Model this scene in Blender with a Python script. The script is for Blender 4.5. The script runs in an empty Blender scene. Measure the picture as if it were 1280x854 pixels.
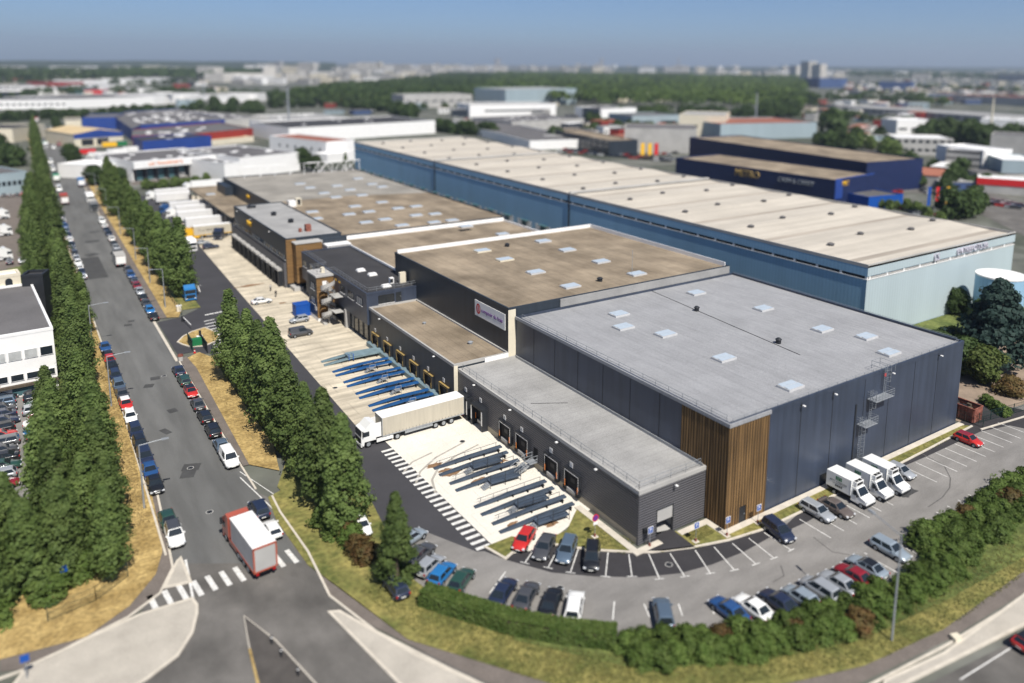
import bpy, math, random
from mathutils import Vector, Matrix
R_=math.radians
random.seed(7)
scene=bpy.context.scene; COL=scene.collection
# ---------------------------------------------------------------- camera
FPX,PITCH,ROLL,YAW=990.76,.178986,.010347,.609925
CX,CY=700.34,257.24
CAM=Vector((-66.862,-60.162,55.586))
_cp,_sp=math.cos(PITCH),math.sin(PITCH)
FWD=Vector((math.sin(YAW)*_cp,math.cos(YAW)*_cp,-_sp)); _r0=Vector((math.cos(YAW),-math.sin(YAW),0)); _u0=_r0.cross(FWD)
RGT=_r0*math.cos(ROLL)+_u0*math.sin(ROLL); UPV=-_r0*math.sin(ROLL)+_u0*math.cos(ROLL)
cd=bpy.data.cameras.new('camera'); cam=bpy.data.objects.new('camera',cd); COL.objects.link(cam); scene.camera=cam
cam.matrix_world=Matrix(((RGT.x,UPV.x,-FWD.x,CAM.x),(RGT.y,UPV.y,-FWD.y,CAM.y),(RGT.z,UPV.z,-FWD.z,CAM.z),(0,0,0,1)))
cd.sensor_width=36; cd.lens=FPX*36/1280; cd.shift_x=(640-CX)/1280; cd.shift_y=(CY-427)/1280
cd.clip_start=1; cd.clip_end=60000
cd.dof.use_dof=True; cd.dof.focus_distance=124; cd.dof.aperture_fstop=cd.lens/1000/.86
# ---------------------------------------------------------------- light
SUN_EL,SUN_DIR=R_(53),Vector((-.085,-1,0)).normalized()
w=bpy.data.worlds.new('World'); scene.world=w; w.use_nodes=True
nt=w.node_tree; nt.nodes.clear()
sky=nt.nodes.new('ShaderNodeTexSky'); sky.sky_type='NISHITA'; sky.sun_disc=False
sky.sun_elevation=SUN_EL; sky.sun_rotation=math.atan2(SUN_DIR.x,SUN_DIR.y)
sky.altitude=50; sky.air_density=.6; sky.dust_density=.8; sky.ozone_density=7.0
bg=nt.nodes.new('ShaderNodeBackground'); bg.inputs[1].default_value=.078
wo=nt.nodes.new('ShaderNodeOutputWorld'); nt.links.new(sky.outputs[0],bg.inputs[0]); nt.links.new(bg.outputs[0],wo.inputs[0])
sd=bpy.data.lights.new('sun','SUN'); sd.energy=4.7; sd.angle=R_(.53); sd.color=(1,.955,.88)
so=bpy.data.objects.new('sun',sd); COL.objects.link(so)
_d=Vector((SUN_DIR.x*math.cos(SUN_EL),SUN_DIR.y*math.cos(SUN_EL),math.sin(SUN_EL)))
so.rotation_euler=_d.to_track_quat('Z','Y').to_euler(); so.location=(0,-60,90)
vs=scene.view_settings; scene.display_settings.display_device='sRGB'
vs.view_transform='Standard'; vs.look='None'; vs.exposure=.38; vs.gamma=1; vs.use_curve_mapping=False
cy=scene.cycles; cy.use_denoising=True; cy.volume_step_rate=1; cy.volume_bounces=0; cy.max_bounces=6; cy.transparent_max_bounces=8
# ---------------------------------------------------------------- helpers
def at(px,py,z=0.0):
    "the point of the level z that the survey photograph shows at px,py (1280 x 854)"
    d=FWD*FPX+RGT*(px-CX)-UPV*(py-CY); t=(z-CAM.z)/d.z
    p=CAM+d*t; return Vector((p.x,p.y,z))
def height_at(x,y,py):
    lo,hi=-2.,200.
    for _ in range(50):
        m=(lo+hi)/2; d=Vector((x,y,m))-CAM
        if CY-FPX*d.dot(UPV)/d.dot(FWD)>py: lo=m
        else: hi=m
    return m
def root_of(o):
    while o.parent: o=o.parent
    return o
class MB:
    def __init__(s): s.v=[];s.f=[];s.m=[]
    def quad(s,a,b,c,d,mi=0):
        n=len(s.v); s.v+=[tuple(a),tuple(b),tuple(c),tuple(d)]; s.f.append((n,n+1,n+2,n+3)); s.m.append(mi); return s
    def face(s,pts,mi=0):
        n=len(s.v); s.v+=[tuple(p) for p in pts]; s.f.append(tuple(range(n,n+len(pts)))); s.m.append(mi); return s
    def box(s,x0,y0,z0,x1,y1,z1,mi=0,skip=''):
        n=len(s.v); s.v+=[(x0,y0,z0),(x1,y0,z0),(x1,y1,z0),(x0,y1,z0),(x0,y0,z1),(x1,y0,z1),(x1,y1,z1),(x0,y1,z1)]
        for k,q in (('b',(3,2,1,0)),('t',(4,5,6,7)),('s',(0,1,5,4)),('e',(1,2,6,5)),('n',(2,3,7,6)),('w',(3,0,4,7))):
            if k not in skip: s.f.append(tuple(n+i for i in q)); s.m.append(mi)
        return s
    def prism(s,poly,z0,z1,mi=0,mt=None,bottom=False):
        a=sum(poly[i][0]*poly[(i+1)%len(poly)][1]-poly[(i+1)%len(poly)][0]*poly[i][1] for i in range(len(poly)))
        if a<0: poly=poly[::-1]
        k=len(poly); n=len(s.v)
        s.v+=[(p[0],p[1],z0) for p in poly]+[(p[0],p[1],z1) for p in poly]
        for i in range(k):
            j=(i+1)%k; s.f.append((n+i,n+j,n+k+j,n+k+i)); s.m.append(mi)
        s.f.append(tuple(n+k+i for i in range(k))); s.m.append(mi if mt is None else mt)
        if bottom: s.f.append(tuple(n+i for i in reversed(range(k)))); s.m.append(mi)
        return s
    def sheet(s,poly,z,mi=0):
        a=sum(poly[i][0]*poly[(i+1)%len(poly)][1]-poly[(i+1)%len(poly)][0]*poly[i][1] for i in range(len(poly)))
        if a<0: poly=poly[::-1]
        return s.face([(p[0],p[1],z) for p in poly],mi)
    def tube(s,p,q,r,n=6,mi=0,r2=None,cap=True):
        p,q=Vector(p),Vector(q); d=(q-p).normalized(); u=d.orthogonal().normalized(); w=d.cross(u); k=len(s.v); r2=r if r2 is None else r2
        for c,rr in ((p,r),(q,r2)):
            for i in range(n):
                a=2*math.pi*i/n; s.v.append(tuple(c+u*math.cos(a)*rr+w*math.sin(a)*rr))
        for i in range(n):
            j=(i+1)%n; s.f.append((k+i,k+j,k+n+j,k+n+i)); s.m.append(mi)
        if cap: s.f.append(tuple(k+i for i in reversed(range(n)))); s.m.append(mi); s.f.append(tuple(k+n+i for i in range(n))); s.m.append(mi)
        return s
    def mesh(s,name,mats,off=(0,0,0),smooth=False):
        me=bpy.data.meshes.new(name); ox,oy,oz=off
        me.from_pydata([(x-ox,y-oy,z-oz) for x,y,z in s.v],[],s.f)
        for m in (mats if isinstance(mats,(list,tuple)) else [mats]): me.materials.append(m)
        me.polygons.foreach_set('material_index',s.m)
        if smooth: me.polygons.foreach_set('use_smooth',[True]*len(s.f))
        me.update(); return me
    def build(s,name,mats,parent=None,smooth=False):
        off=root_of(parent).location if parent else (0,0,0)
        o=bpy.data.objects.new(name,s.mesh(name,mats,off,smooth)); COL.objects.link(o)
        if parent: o.parent=parent
        return o
def tag(o,label=None,cat=None,group=None,kind=None):
    if label: o['label']=label
    if cat: o['category']=cat
    if group: o['group']=group
    if kind: o['kind']=kind
    return o
def thing(name,label,cat,loc=(0,0,0),rz=0,group=None):
    o=bpy.data.objects.new(name,None); COL.objects.link(o); o.location=loc; o.rotation_euler=(0,0,rz); o.empty_display_size=.5
    return tag(o,label,cat,group)
def struct(name,mb,mat): return tag(mb.build(name,mat),kind='structure')
def copy_tree(o,parent=None):
    c=o.copy(); COL.objects.link(c); c.parent=parent
    for ch in list(o.children): copy_tree(ch,c)
    return c
_txt={}
def text(s,size,pos,face,mat,parent,name='lettering',depth=.02,align='CENTER'):
    "raised lettering; face is 'W','S','N' or 'E' (the way it faces) or a 3x3 matrix"
    key=(s,depth,align)
    if key not in _txt:
        cu=bpy.data.curves.new('lettering','FONT'); cu.body=s; cu.size=1; cu.extrude=depth; cu.align_x=align; cu.align_y='CENTER'; cu.resolution_u=2
        t=bpy.data.objects.new('lettering',cu); COL.objects.link(t); dg=bpy.context.evaluated_depsgraph_get()
        _txt[key]=bpy.data.meshes.new_from_object(t.evaluated_get(dg)); bpy.data.objects.remove(t)
    me=_txt[key].copy(); me.materials.clear(); me.materials.append(mat)
    o=bpy.data.objects.new(name,me); COL.objects.link(o)
    X,Z={'W':((0,-1,0),(-1,0,0)),'S':((1,0,0),(0,-1,0)),'E':((0,1,0),(1,0,0)),'N':((-1,0,0),(0,1,0))}[face]
    M=Matrix((X,(0,0,1),Z)).transposed()
    p=Vector(pos)-(root_of(parent).location if parent else Vector())
    if parent: o.parent=parent
    o.matrix_basis=Matrix.Translation(p)@M.to_4x4()@Matrix.Scale(size,4)
    return o
# ---------------------------------------------------------------- materials
def mat(name,col,rough=.75,var=.12,scale=.6,metal=0,col2=None,bump=0,stretch=(1,1,1),detail=5,coord='world',spec=.3,coat=0,grain=0,trans=0,alpha=None):
    m=bpy.data.materials.new(name); m.use_nodes=True; t=m.node_tree; N=t.nodes; L=t.links; b=N['Principled BSDF']
    b.inputs['Roughness'].default_value=rough; b.inputs['Metallic'].default_value=metal; b.inputs['Specular IOR Level'].default_value=spec; b.inputs['Coat Weight'].default_value=coat
    if coord=='world': src=N.new('ShaderNodeNewGeometry').outputs['Position']
    else: src=N.new('ShaderNodeTexCoord').outputs['Object']
    mp=N.new('ShaderNodeMapping'); mp.inputs['Scale'].default_value=stretch; L.new(src,mp.inputs[0])
    nz=N.new('ShaderNodeTexNoise'); nz.inputs['Scale'].default_value=scale; nz.inputs['Detail'].default_value=detail; nz.inputs['Roughness'].default_value=.6; L.new(mp.outputs[0],nz.inputs[0])
    rp=N.new('ShaderNodeValToRGB'); c1=[max(0,c*(1-var)) for c in col]; c2=[c*(1+var) for c in (col2 or col)]
    rp.color_ramp.elements[0].position=.32; rp.color_ramp.elements[1].position=.68
    rp.color_ramp.elements[0].color=(*c1,1); rp.color_ramp.elements[1].color=(*c2,1); L.new(nz.outputs[0],rp.inputs[0])
    out=rp.outputs[0]
    if grain:
        g=N.new('ShaderNodeTexNoise'); g.inputs['Scale'].default_value=9 if grain<1 else grain; g.inputs['Detail'].default_value=3; L.new(src,g.inputs[0])
        mr=N.new('ShaderNodeMapRange'); mr.inputs['From Min'].default_value=.3; mr.inputs['From Max'].default_value=.7; mr.inputs['To Min'].default_value=.8; mr.inputs['To Max'].default_value=1.2; L.new(g.outputs[0],mr.inputs[0])
        mx=N.new('ShaderNodeMix'); mx.data_type='RGBA'; mx.blend_type='MULTIPLY'; mx.inputs[0].default_value=1; L.new(out,mx.inputs[6]); L.new(mr.outputs[0],mx.inputs[7]); out=mx.outputs[2]
    L.new(out,b.inputs['Base Color']); m['out']=1
    if bump:
        bp=N.new('ShaderNodeBump'); bp.inputs['Strength'].default_value=bump; bp.inputs['Distance'].default_value=.05; L.new(nz.outputs[0],bp.inputs['Height']); L.new(bp.outputs[0],b.inputs['Normal'])
    return m
def _mul(m,fac_socket,lo,hi,fmin=0.,fmax=1.):
    "multiply the base colour by a factor mapped from a texture"
    t=m.node_tree; N=t.nodes; L=t.links; b=N['Principled BSDF']; s=b.inputs['Base Color'].links[0].from_socket
    mr=N.new('ShaderNodeMapRange'); mr.inputs['From Min'].default_value=fmin; mr.inputs['From Max'].default_value=fmax; mr.inputs['To Min'].default_value=lo; mr.inputs['To Max'].default_value=hi; L.new(fac_socket,mr.inputs[0])
    mx=N.new('ShaderNodeMix'); mx.data_type='RGBA'; mx.blend_type='MULTIPLY'; mx.inputs[0].default_value=1; L.new(s,mx.inputs[6]); L.new(mr.outputs[0],mx.inputs[7]); L.new(mx.outputs[2],b.inputs['Base Color']); return m
def _pos(m): return m.node_tree.nodes.new('ShaderNodeNewGeometry').outputs['Position']
def add_noise(m,scale,lo,hi,stretch=(1,1,1),fmin=.35,fmax=.65,detail=4):
    N=m.node_tree.nodes; L=m.node_tree.links; mp=N.new('ShaderNodeMapping'); mp.inputs['Scale'].default_value=stretch; L.new(_pos(m),mp.inputs[0])
    n=N.new('ShaderNodeTexNoise'); n.inputs['Scale'].default_value=scale; n.inputs['Detail'].default_value=detail; L.new(mp.outputs[0],n.inputs[0]); return _mul(m,n.outputs[0],lo,hi,fmin,fmax)
def add_bricks(m,w,h,lo,mortar=.03,rot=0,swap=None):
    N=m.node_tree.nodes; L=m.node_tree.links; mp=N.new('ShaderNodeMapping'); mp.inputs['Rotation'].default_value=(0,0,rot) if swap is None else swap; L.new(_pos(m),mp.inputs[0])
    n=N.new('ShaderNodeTexBrick'); n.inputs['Scale'].default_value=1; n.inputs['Brick Width'].default_value=w; n.inputs['Row Height'].default_value=h; n.inputs['Mortar Size'].default_value=mortar; n.inputs['Mortar Smooth'].default_value=.3
    L.new(mp.outputs[0],n.inputs[0]); return _mul(m,n.outputs['Fac'],1,lo)
def add_wave(m,axis,scale,lo,hi,bump=0,dist=0,flat=False):
    N=m.node_tree.nodes; L=m.node_tree.links; n=N.new('ShaderNodeTexWave'); n.bands_direction=axis; n.inputs['Scale'].default_value=scale; n.inputs['Distortion'].default_value=dist; mp=N.new('ShaderNodeMapping'); mp.inputs['Scale'].default_value=(1,1,0) if flat else (1,1,1); L.new(_pos(m),mp.inputs[0]); L.new(mp.outputs[0],n.inputs[0])
    if bump:
        bp=N.new('ShaderNodeBump'); bp.inputs['Strength'].default_value=bump; bp.inputs['Distance'].default_value=.06; L.new(n.outputs['Fac'],bp.inputs['Height']); L.new(bp.outputs[0],N['Principled BSDF'].inputs['Normal'])
    return _mul(m,n.outputs['Fac'],lo,hi)
M={}
M['ground']=mat('ground',(.055,.07,.04),.95,.3,.02,col2=(.13,.13,.115)); add_noise(M['ground'],.15,.75,1.2)
M['road']=mat('road_asphalt',(.124,.124,.12),.9,.2,.06,stretch=(1,.25,1),grain=.5); add_noise(M['road'],.5,.85,1.12,(1,.12,1))
M['road2']=mat('junction_asphalt',(.130,.122,.112),.9,.3,.09,grain=.5); add_noise(M['road2'],.35,.78,1.12,(1,.5,1))
M['patch']=mat('repair_asphalt',(.06,.06,.06),.9,.2,.5,grain=.5)
M['yard']=mat('yard_asphalt',(.050,.049,.054),.9,.12,.15,grain=.5)
M['lot']=mat('worn_car_park_asphalt',(.21,.20,.188),.92,.12,.07,stretch=(.5,1,1),grain=.6); add_noise(M['lot'],.45,.86,1.1,(.35,1,1))
M['fresh']=mat('dark_asphalt',(.038,.036,.039),.9,.15,.3,grain=.5)
M['conc']=mat('pale_new_concrete',(.68,.64,.56),.9,.05,.2,grain=.2); add_bricks(M['conc'],6,5,.86,.05)
M['oldc']=mat('old_tan_concrete',(.55,.485,.375),.92,.14,.18,grain=.4); add_noise(M['oldc'],.5,.72,1.15,(.22,1.6,1)); add_bricks(M['oldc'],5,5,.7,.06)
M['isle']=mat('island_concrete',(.42,.385,.33),.92,.12,.3,grain=.3)
M['paved']=mat('pavement_asphalt',(.155,.132,.115),.93,.15,.4,grain=.5)
M['straw']=mat('dry_grass',(.34,.23,.08),.98,.22,.35,col2=(.43,.31,.125),grain=14); add_noise(M['straw'],2.2,.68,1.15)
M['grass']=mat('verge_grass',(.115,.14,.035),.98,.25,.22,col2=(.235,.20,.065),grain=14); add_noise(M['grass'],1.6,.7,1.2)
M['green']=mat('green_grass',(.065,.10,.024),.98,.25,.15,col2=(.12,.14,.04),grain=14); add_noise(M['green'],1.2,.7,1.2)
M['line']=mat('white_road_paint',(.62,.61,.58),.8,.22,2.2,grain=.5)
M['kerb']=mat('kerb_stone',(.55,.50,.42),.9,.12,.8)
M['earth']=mat('bare_track_earth',(.26,.20,.15),.96,.2,.3,grain=.5)
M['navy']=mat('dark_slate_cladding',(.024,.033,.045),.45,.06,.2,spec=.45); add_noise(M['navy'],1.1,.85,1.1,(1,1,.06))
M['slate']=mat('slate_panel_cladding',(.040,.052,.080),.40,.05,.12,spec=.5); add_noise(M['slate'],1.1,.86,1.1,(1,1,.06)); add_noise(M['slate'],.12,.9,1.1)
M['louvre']=mat('horizontal_ribbed_cladding',(.082,.080,.086),.5,.05,.3,spec=.4); add_wave(M['louvre'],'Z',.98,.45,1.75,.8)
M['plint']=mat('concrete_plinth',(.36,.32,.25),.9,.12,.8)
M['dark']=mat('dark_grey_metal',(.022,.024,.028),.5,.1,1)
M['black']=mat('black_rubber',(.012,.012,.013),.8,.1,1)
M['steel']=mat('galvanised_steel',(.32,.34,.36),.5,.1,2,metal=.3)
M['white']=mat('white_paint',(.80,.79,.77),.5,.04,.4)
M['offw']=mat('cream_paint',(.66,.60,.47),.7,.06,.4)
M['roofg']=mat('grey_roof_membrane',(.295,.297,.305),.8,.05,.1,grain=.2); add_bricks(M['roofg'],9,1.05,.86,.05,R_(90)); add_noise(M['roofg'],.9,.93,1.03,(1,.15,1)); add_noise(M['roofg'],.25,.95,1.05)
M['roofl']=mat('pale_grey_roof_membrane',(.33,.325,.315),.85,.08,.15,grain=.3); add_bricks(M['roofl'],8,1.2,.86,.06); add_noise(M['roofl'],.2,.85,1.05)
M['roofw']=mat('warm_grey_roof_membrane',(.29,.27,.235),.88,.15,.08,grain=.4); add_bricks(M['roofw'],8,1.4,.85,.07); add_noise(M['roofw'],.12,.8,1.08)
M['roofb']=mat('tan_gravel_roof',(.235,.185,.128),.95,.16,.12,col2=(.275,.222,.158),grain=.6); add_noise(M['roofb'],.35,.84,1.08,(1,.3,1)); add_bricks(M['roofb'],6,1.6,.80,.08,R_(90)); add_noise(M['roofb'],.06,.86,1.08)
M['roofd']=mat('dark_bitumen_roof',(.042,.041,.043),.9,.15,.2,grain=.4)
M['roofm']=mat('mid_grey_bitumen_roof',(.12,.115,.115),.9,.2,.08,grain=.4)
M['cream']=mat('cream_roof_sheet',(.50,.455,.385),.85,.06,.1,grain=.2); add_noise(M['cream'],.5,.9,1.06,(.06,1,1))
M['dirt']=mat('valley_dirt',(.37,.325,.27),.95,.2,.15,stretch=(.2,1,1))
M['blue']=mat('blue_ribbed_cladding',(.27,.455,.61),.6,.07,.15,stretch=(1,1,.2)); add_wave(M['blue'],'Y',.35,.95,1.03,.08)
M['pblue']=mat('pale_blue_cladding',(.30,.37,.40),.6,.06,.15,stretch=(1,1,.15)); add_wave(M['pblue'],'X',.35,.93,1.05,.2)
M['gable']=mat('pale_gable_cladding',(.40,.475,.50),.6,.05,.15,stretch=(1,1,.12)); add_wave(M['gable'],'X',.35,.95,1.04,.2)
M['lilac']=mat('lilac_lettering',(.50,.48,.54),.6,.05,1)
M['nvstore']=mat('navy_blue_cladding',(.012,.022,.075),.5,.1,.3)
M['hblue']=mat('haze_blue_cladding',(.05,.085,.19),.6,.1,.05)  # blue of the far sheds with distance haze put into the colour
M['rblue']=mat('royal_blue_cladding',(.02,.055,.24),.55,.1,.2)
M['red']=mat('red_cladding',(.26,.030,.022),.6,.1,.2)
M['orange']=mat('orange_paint',(.75,.22,.03),.5,.05,1)
M['yellow']=mat('yellow_paint',(.80,.46,.02),.5,.05,1)
M['amber']=mat('dull_yellow_paint',(.36,.25,.09),.6,.1,1)
M['signb']=mat('blue_sign_face',(.01,.075,.34),.4,.02,1)
M['green_p']=mat('green_paint',(.015,.16,.06),.5,.05,1)
M['redp']=mat('red_paint',(.55,.02,.02),.45,.06,1)
M['purple']=mat('violet_paint',(.14,.03,.22),.5,.06,1)
M['rampb']=mat('blue_ramp_paint',(.016,.085,.24),.5,.15,.8)
M['rampg']=mat('slate_blue_ramp_paint',(.06,.08,.11),.55,.15,.8)
M['rampl']=mat('weathered_ramp_deck',(.17,.24,.27),.6,.15,.8)
M['rust']=mat('rusty_skip_steel',(.17,.045,.03),.8,.3,1.2,col2=(.26,.10,.07))
M['redroof']=mat('red_brown_roof',(.26,.10,.065),.9,.15,.3)
M['tile']=mat('terracotta_roof',(.34,.13,.08),.9,.15,.3)
M['concw']=mat('weathered_grey_render',(.40,.39,.37),.9,.12,.15)
M['palew']=mat('pale_town_render',(.60,.57,.52),.9,.15,.02)
M['glass']=mat('window_glass',(.016,.022,.028),.08,.1,1,spec=.7)
M['winl']=mat('pale_blind_behind_glass',(.42,.43,.42),.25,.15,1)  # even pale tone for panes with a blind behind
M['tealg']=mat('teal_shutter',(.06,.13,.145),.5,.1,.5)
M['wood']=mat('timber_slats',(.112,.066,.026),.85,.5,1.0,col2=(.165,.096,.038),stretch=(5,5,.12),detail=2)
add_noise(M['wood'],.3,.82,1.12,(1,1,.5)); add_wave(M['wood'],'DIAGONAL',1.35,.45,1.25,.6,flat=True)
M['woodh']=mat('timber_boards',(.15,.085,.03),.8,.3,1.0,col2=(.20,.115,.045),stretch=(.15,.15,5),detail=2)
M['bark']=mat('bark',(.09,.07,.05),.95,.2,3)
M['trunk']=M['bark']
M['sky_l']=mat('skylight_panes',(.40,.46,.52),.25,.06,1.5)
M['lens']=mat('clear_lamp_lens',(.6,.62,.64),.15,.05,2)
M['tail']=mat('red_lamp_lens',(.35,.01,.01),.3,.1,2)
M['plate']=mat('number_plate',(.7,.7,.66),.5,.03,2)
def leafmat(name,c1,c2,scale=.55):
    m=mat(name,c1,.65,.1,scale,col2=c2,coord='object',spec=.25)
    N=m.node_tree.nodes; L=m.node_tree.links; oi=N.new('ShaderNodeObjectInfo'); _mul(m,oi.outputs['Random'],.78,1.22)
    b=N['Principled BSDF']; tr=N.new('ShaderNodeBsdfTranslucent'); mx=N.new('ShaderNodeMixShader'); mx.inputs[0].default_value=.45
    L.new(b.inputs['Base Color'].links[0].from_socket,tr.inputs[0]); L.new(b.outputs[0],mx.inputs[1]); L.new(tr.outputs[0],mx.inputs[2]); L.new(mx.outputs[0],N['Material Output'].inputs[0]); return m
M['leaf']=leafmat('poplar_leaves',(.092,.148,.038),(.165,.222,.066))
M['leafd']=leafmat('dark_leaves',(.040,.072,.022),(.075,.115,.034))
M['leafc']=leafmat('cedar_needles',(.022,.048,.040),(.05,.085,.07))
M['leafh']=leafmat('hedge_leaves',(.09,.155,.030),(.155,.21,.055),.9)
M['leafr']=leafmat('russet_leaves',(.16,.085,.03),(.12,.11,.04),.9)
M['leafy']=leafmat('bright_leaves',(.085,.125,.03),(.14,.17,.05),.9)
M['leafp']=leafmat('purple_leaves',(.03,.022,.03),(.05,.04,.045),.9)
# ---------------------------------------------------------------- ground, roads, painted markings
def P(*pts,z=0): return [tuple(at(x,y,z))[:2] for x,y in pts]
def sheet(name,poly,z,m):
    o=MB().sheet(poly,z).build(name,M[m]); return tag(o,kind='structure')
mb=MB(); n=24
for i in range(n):
    a,b=2*math.pi*i/n,2*math.pi*(i+1)/n
    mb.face([(0,0,-.06),(math.cos(a)*300,math.sin(a)*300,-.06),(math.cos(b)*300,math.sin(b)*300,-.06)])
    for r0,r1 in ((300,1500),(1500,5000),(5000,14000)):
        mb.quad(*[(math.cos(t)*r,math.sin(t)*r,-.06) for t,r in ((a,r0),(a,r1),(b,r1),(b,r0))])
struct('ground',mb,M['ground'])
road=[(-56.3,30),(-55.2,105),(-55,220),(-52,380),(-49,720),(-40,720),(-40.5,393),(-42.2,300),(-43.4,200),(-44.6,125),(-44.6,48),(-44.3,36),(-44.2,22)]
junction=P((185,745),(205,690),(212,668),(300,605),(352,630),(395,695),(475,792),(650,866),(900,1010),(1100,900),(1150,860),(1280,795),(1500,690),(1700,760),(1500,1200),(200,1300),(-300,1000),(40,850),(175,770))
sheet('junction_road',junction,.002,'road2')
sheet('road',road,.006,'road')
# pavements beside the road
sheet('pavement',[(-44.4,48),(-44.4,96),(-43,97),(-42.6,90),(-43.6,48)],.10,'paved')
sheet('pavement',[(-44.4,124),(-43.4,200),(-42.2,300),(-40.5,393),(-39,393),(-40.3,300),(-41.3,200),(-42.2,124)],.10,'paved')
sheet('pavement',P((0,840),(0,825),(107,797),(162,758),(195,718),(203,690),(200,665),(188,610),(194,606),(207,665),(216,710),(200,742),(160,772),(100,802),(35,836)),.03,'paved')
sheet('pavement',P((340,620),(350,640),(385,690),(412,745),(470,785),(560,830),(640,868),(800,930),(985,890),(1080,852),(1185,800),(1290,735),(1420,660),(1420,640),(1275,718),(1180,787),(1080,833),(980,856),(800,890),(640,840),(510,800),(460,762),(427,737),(385,707),(345,650)),.03,'paved')
# verges
sheet('dry_verge',[(-43,96),(-42.6,90),(-43.6,48),(-40.6,44),(-39.2,52),(-39.2,94),(-40.6,98)],.12,'straw')
sheet('dry_verge',[(-42.2,124),(-41.3,200),(-40.3,300),(-39,393),(-35.5,393),(-37.5,300),(-38.2,200),(-38.6,128),(-40,123)],.12,'straw')
sheet('dry_verge',[(-58.6,28),(-57,40),(-56.3,60),(-55.4,105),(-55.2,220),(-52.2,380),(-49.2,720),(-54,720),(-58,400),(-60,220),(-62,60),(-66,36)],.05,'straw')
sheet('dry_verge',P((-60,840),(0,825),(107,797),(162,758),(195,718),(203,690),(200,665),(188,610),(178,560),(120,560),(100,680),(0,770),(-60,790)),.055,'straw')
sheet('planting_bed',[(-62,60),(-60,220),(-58,400),(-68,400),(-72,60)],-.02,'green')
sheet('planting_bed',[(-57.5,30),(-66,36),(-62,60),(-72,60),(-95,45),(-95,15),(-73,27)],-.02,'green')
sheet('grass_verge',P((335,622),(345,650),(385,707),(427,737),(460,762),(510,800),(640,840),(800,890),(980,856),(1080,833),(1180,787),(1275,718),(1420,640),(1420,560),(1290,628),(1130,722),(1010,768),(900,792),(760,797),(640,775),(540,742),(470,690),(425,645),(375,600)),.06,'grass')
sheet('green_verge',P((640,800),(800,838),(960,825),(1080,800),(1180,752),(1275,700),(1420,628),(1420,575),(1295,640),(1135,735),(1010,782),(900,800),(760,803),(640,783)),.064,'green')
sheet('tree_strip',[(-39.2,46),(-39.2,95),(-34.9,95),(-34.9,52),(-33,30),(-36,8),(-40,20),(-42,40)],.065,'grass')
sheet('tree_strip',[(-38.6,128),(-38.2,200),(-37.5,300),(-33,300),(-34.4,200),(-34.6,128)],.07,'grass')
# the depot yard
sheet('yard_asphalt',[(-36.5,5),(-34.9,30),(-34.9,95),(-40.2,97),(-40.8,99),(-44.2,99),(-44.4,122),(-39.6,123),(-34.8,128),(-34.4,200),(-33,300),(-18,300),(-20,216),(-22,144),(-25,40),(-24,10),(-30,2)],.012,'yard')
sheet('old_concrete_apron',[(-25.2,44.6),(-27.1,46),(-24.2,144),(-21.8,216),(-21,290),(0,290),(0,44.6)],.02,'oldc')
apron=[(-24.9,12.0),(-25.2,44.6),(0,44.6),(0,14),(-9.2,13.2),(-17.5,10.4),(-20.6,9.2),(-24.6,10.6)]
sheet('new_concrete_apron',apron,.024,'conc')
sheet('car_park',P((596,690),(520,660),(500,735),(540,756),(640,790),(760,812),(900,806),(1010,784),(1130,738),(1210,692),(1300,640),(1410,580),(1310,500),(1215,520),(1160,555),(1040,612),(955,655),(865,680),(815,686),(755,684),(700,672),(650,685)),.016,'lot')
sheet('dark_asphalt',P((600,687),(632,700),(690,716),(745,721),(800,722),(850,717),(890,706),(930,690),(966,670),(950,655),(910,670),(865,680),(815,686),(755,684),(715,678),(660,672)),.022,'fresh')
sheet('dark_asphalt',P((966,672),(1010,652),(1044,632),(1000,640)),.023,'fresh')  # dark tint along the kerb, painted with the fresh arc's colour
sheet('dark_asphalt',P((1118,588),(1160,570),(1225,540),(1262,532),(1300,540),(1330,525),(1225,500),(1200,528),(1160,555)),.023,'fresh')  # same dark tint along the kerb and past its end
ann_d=P((800,690),(829,690),(869,685),(840,663),(819,667))
sheet('ramp_asphalt',ann_d,.14,'fresh')
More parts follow.
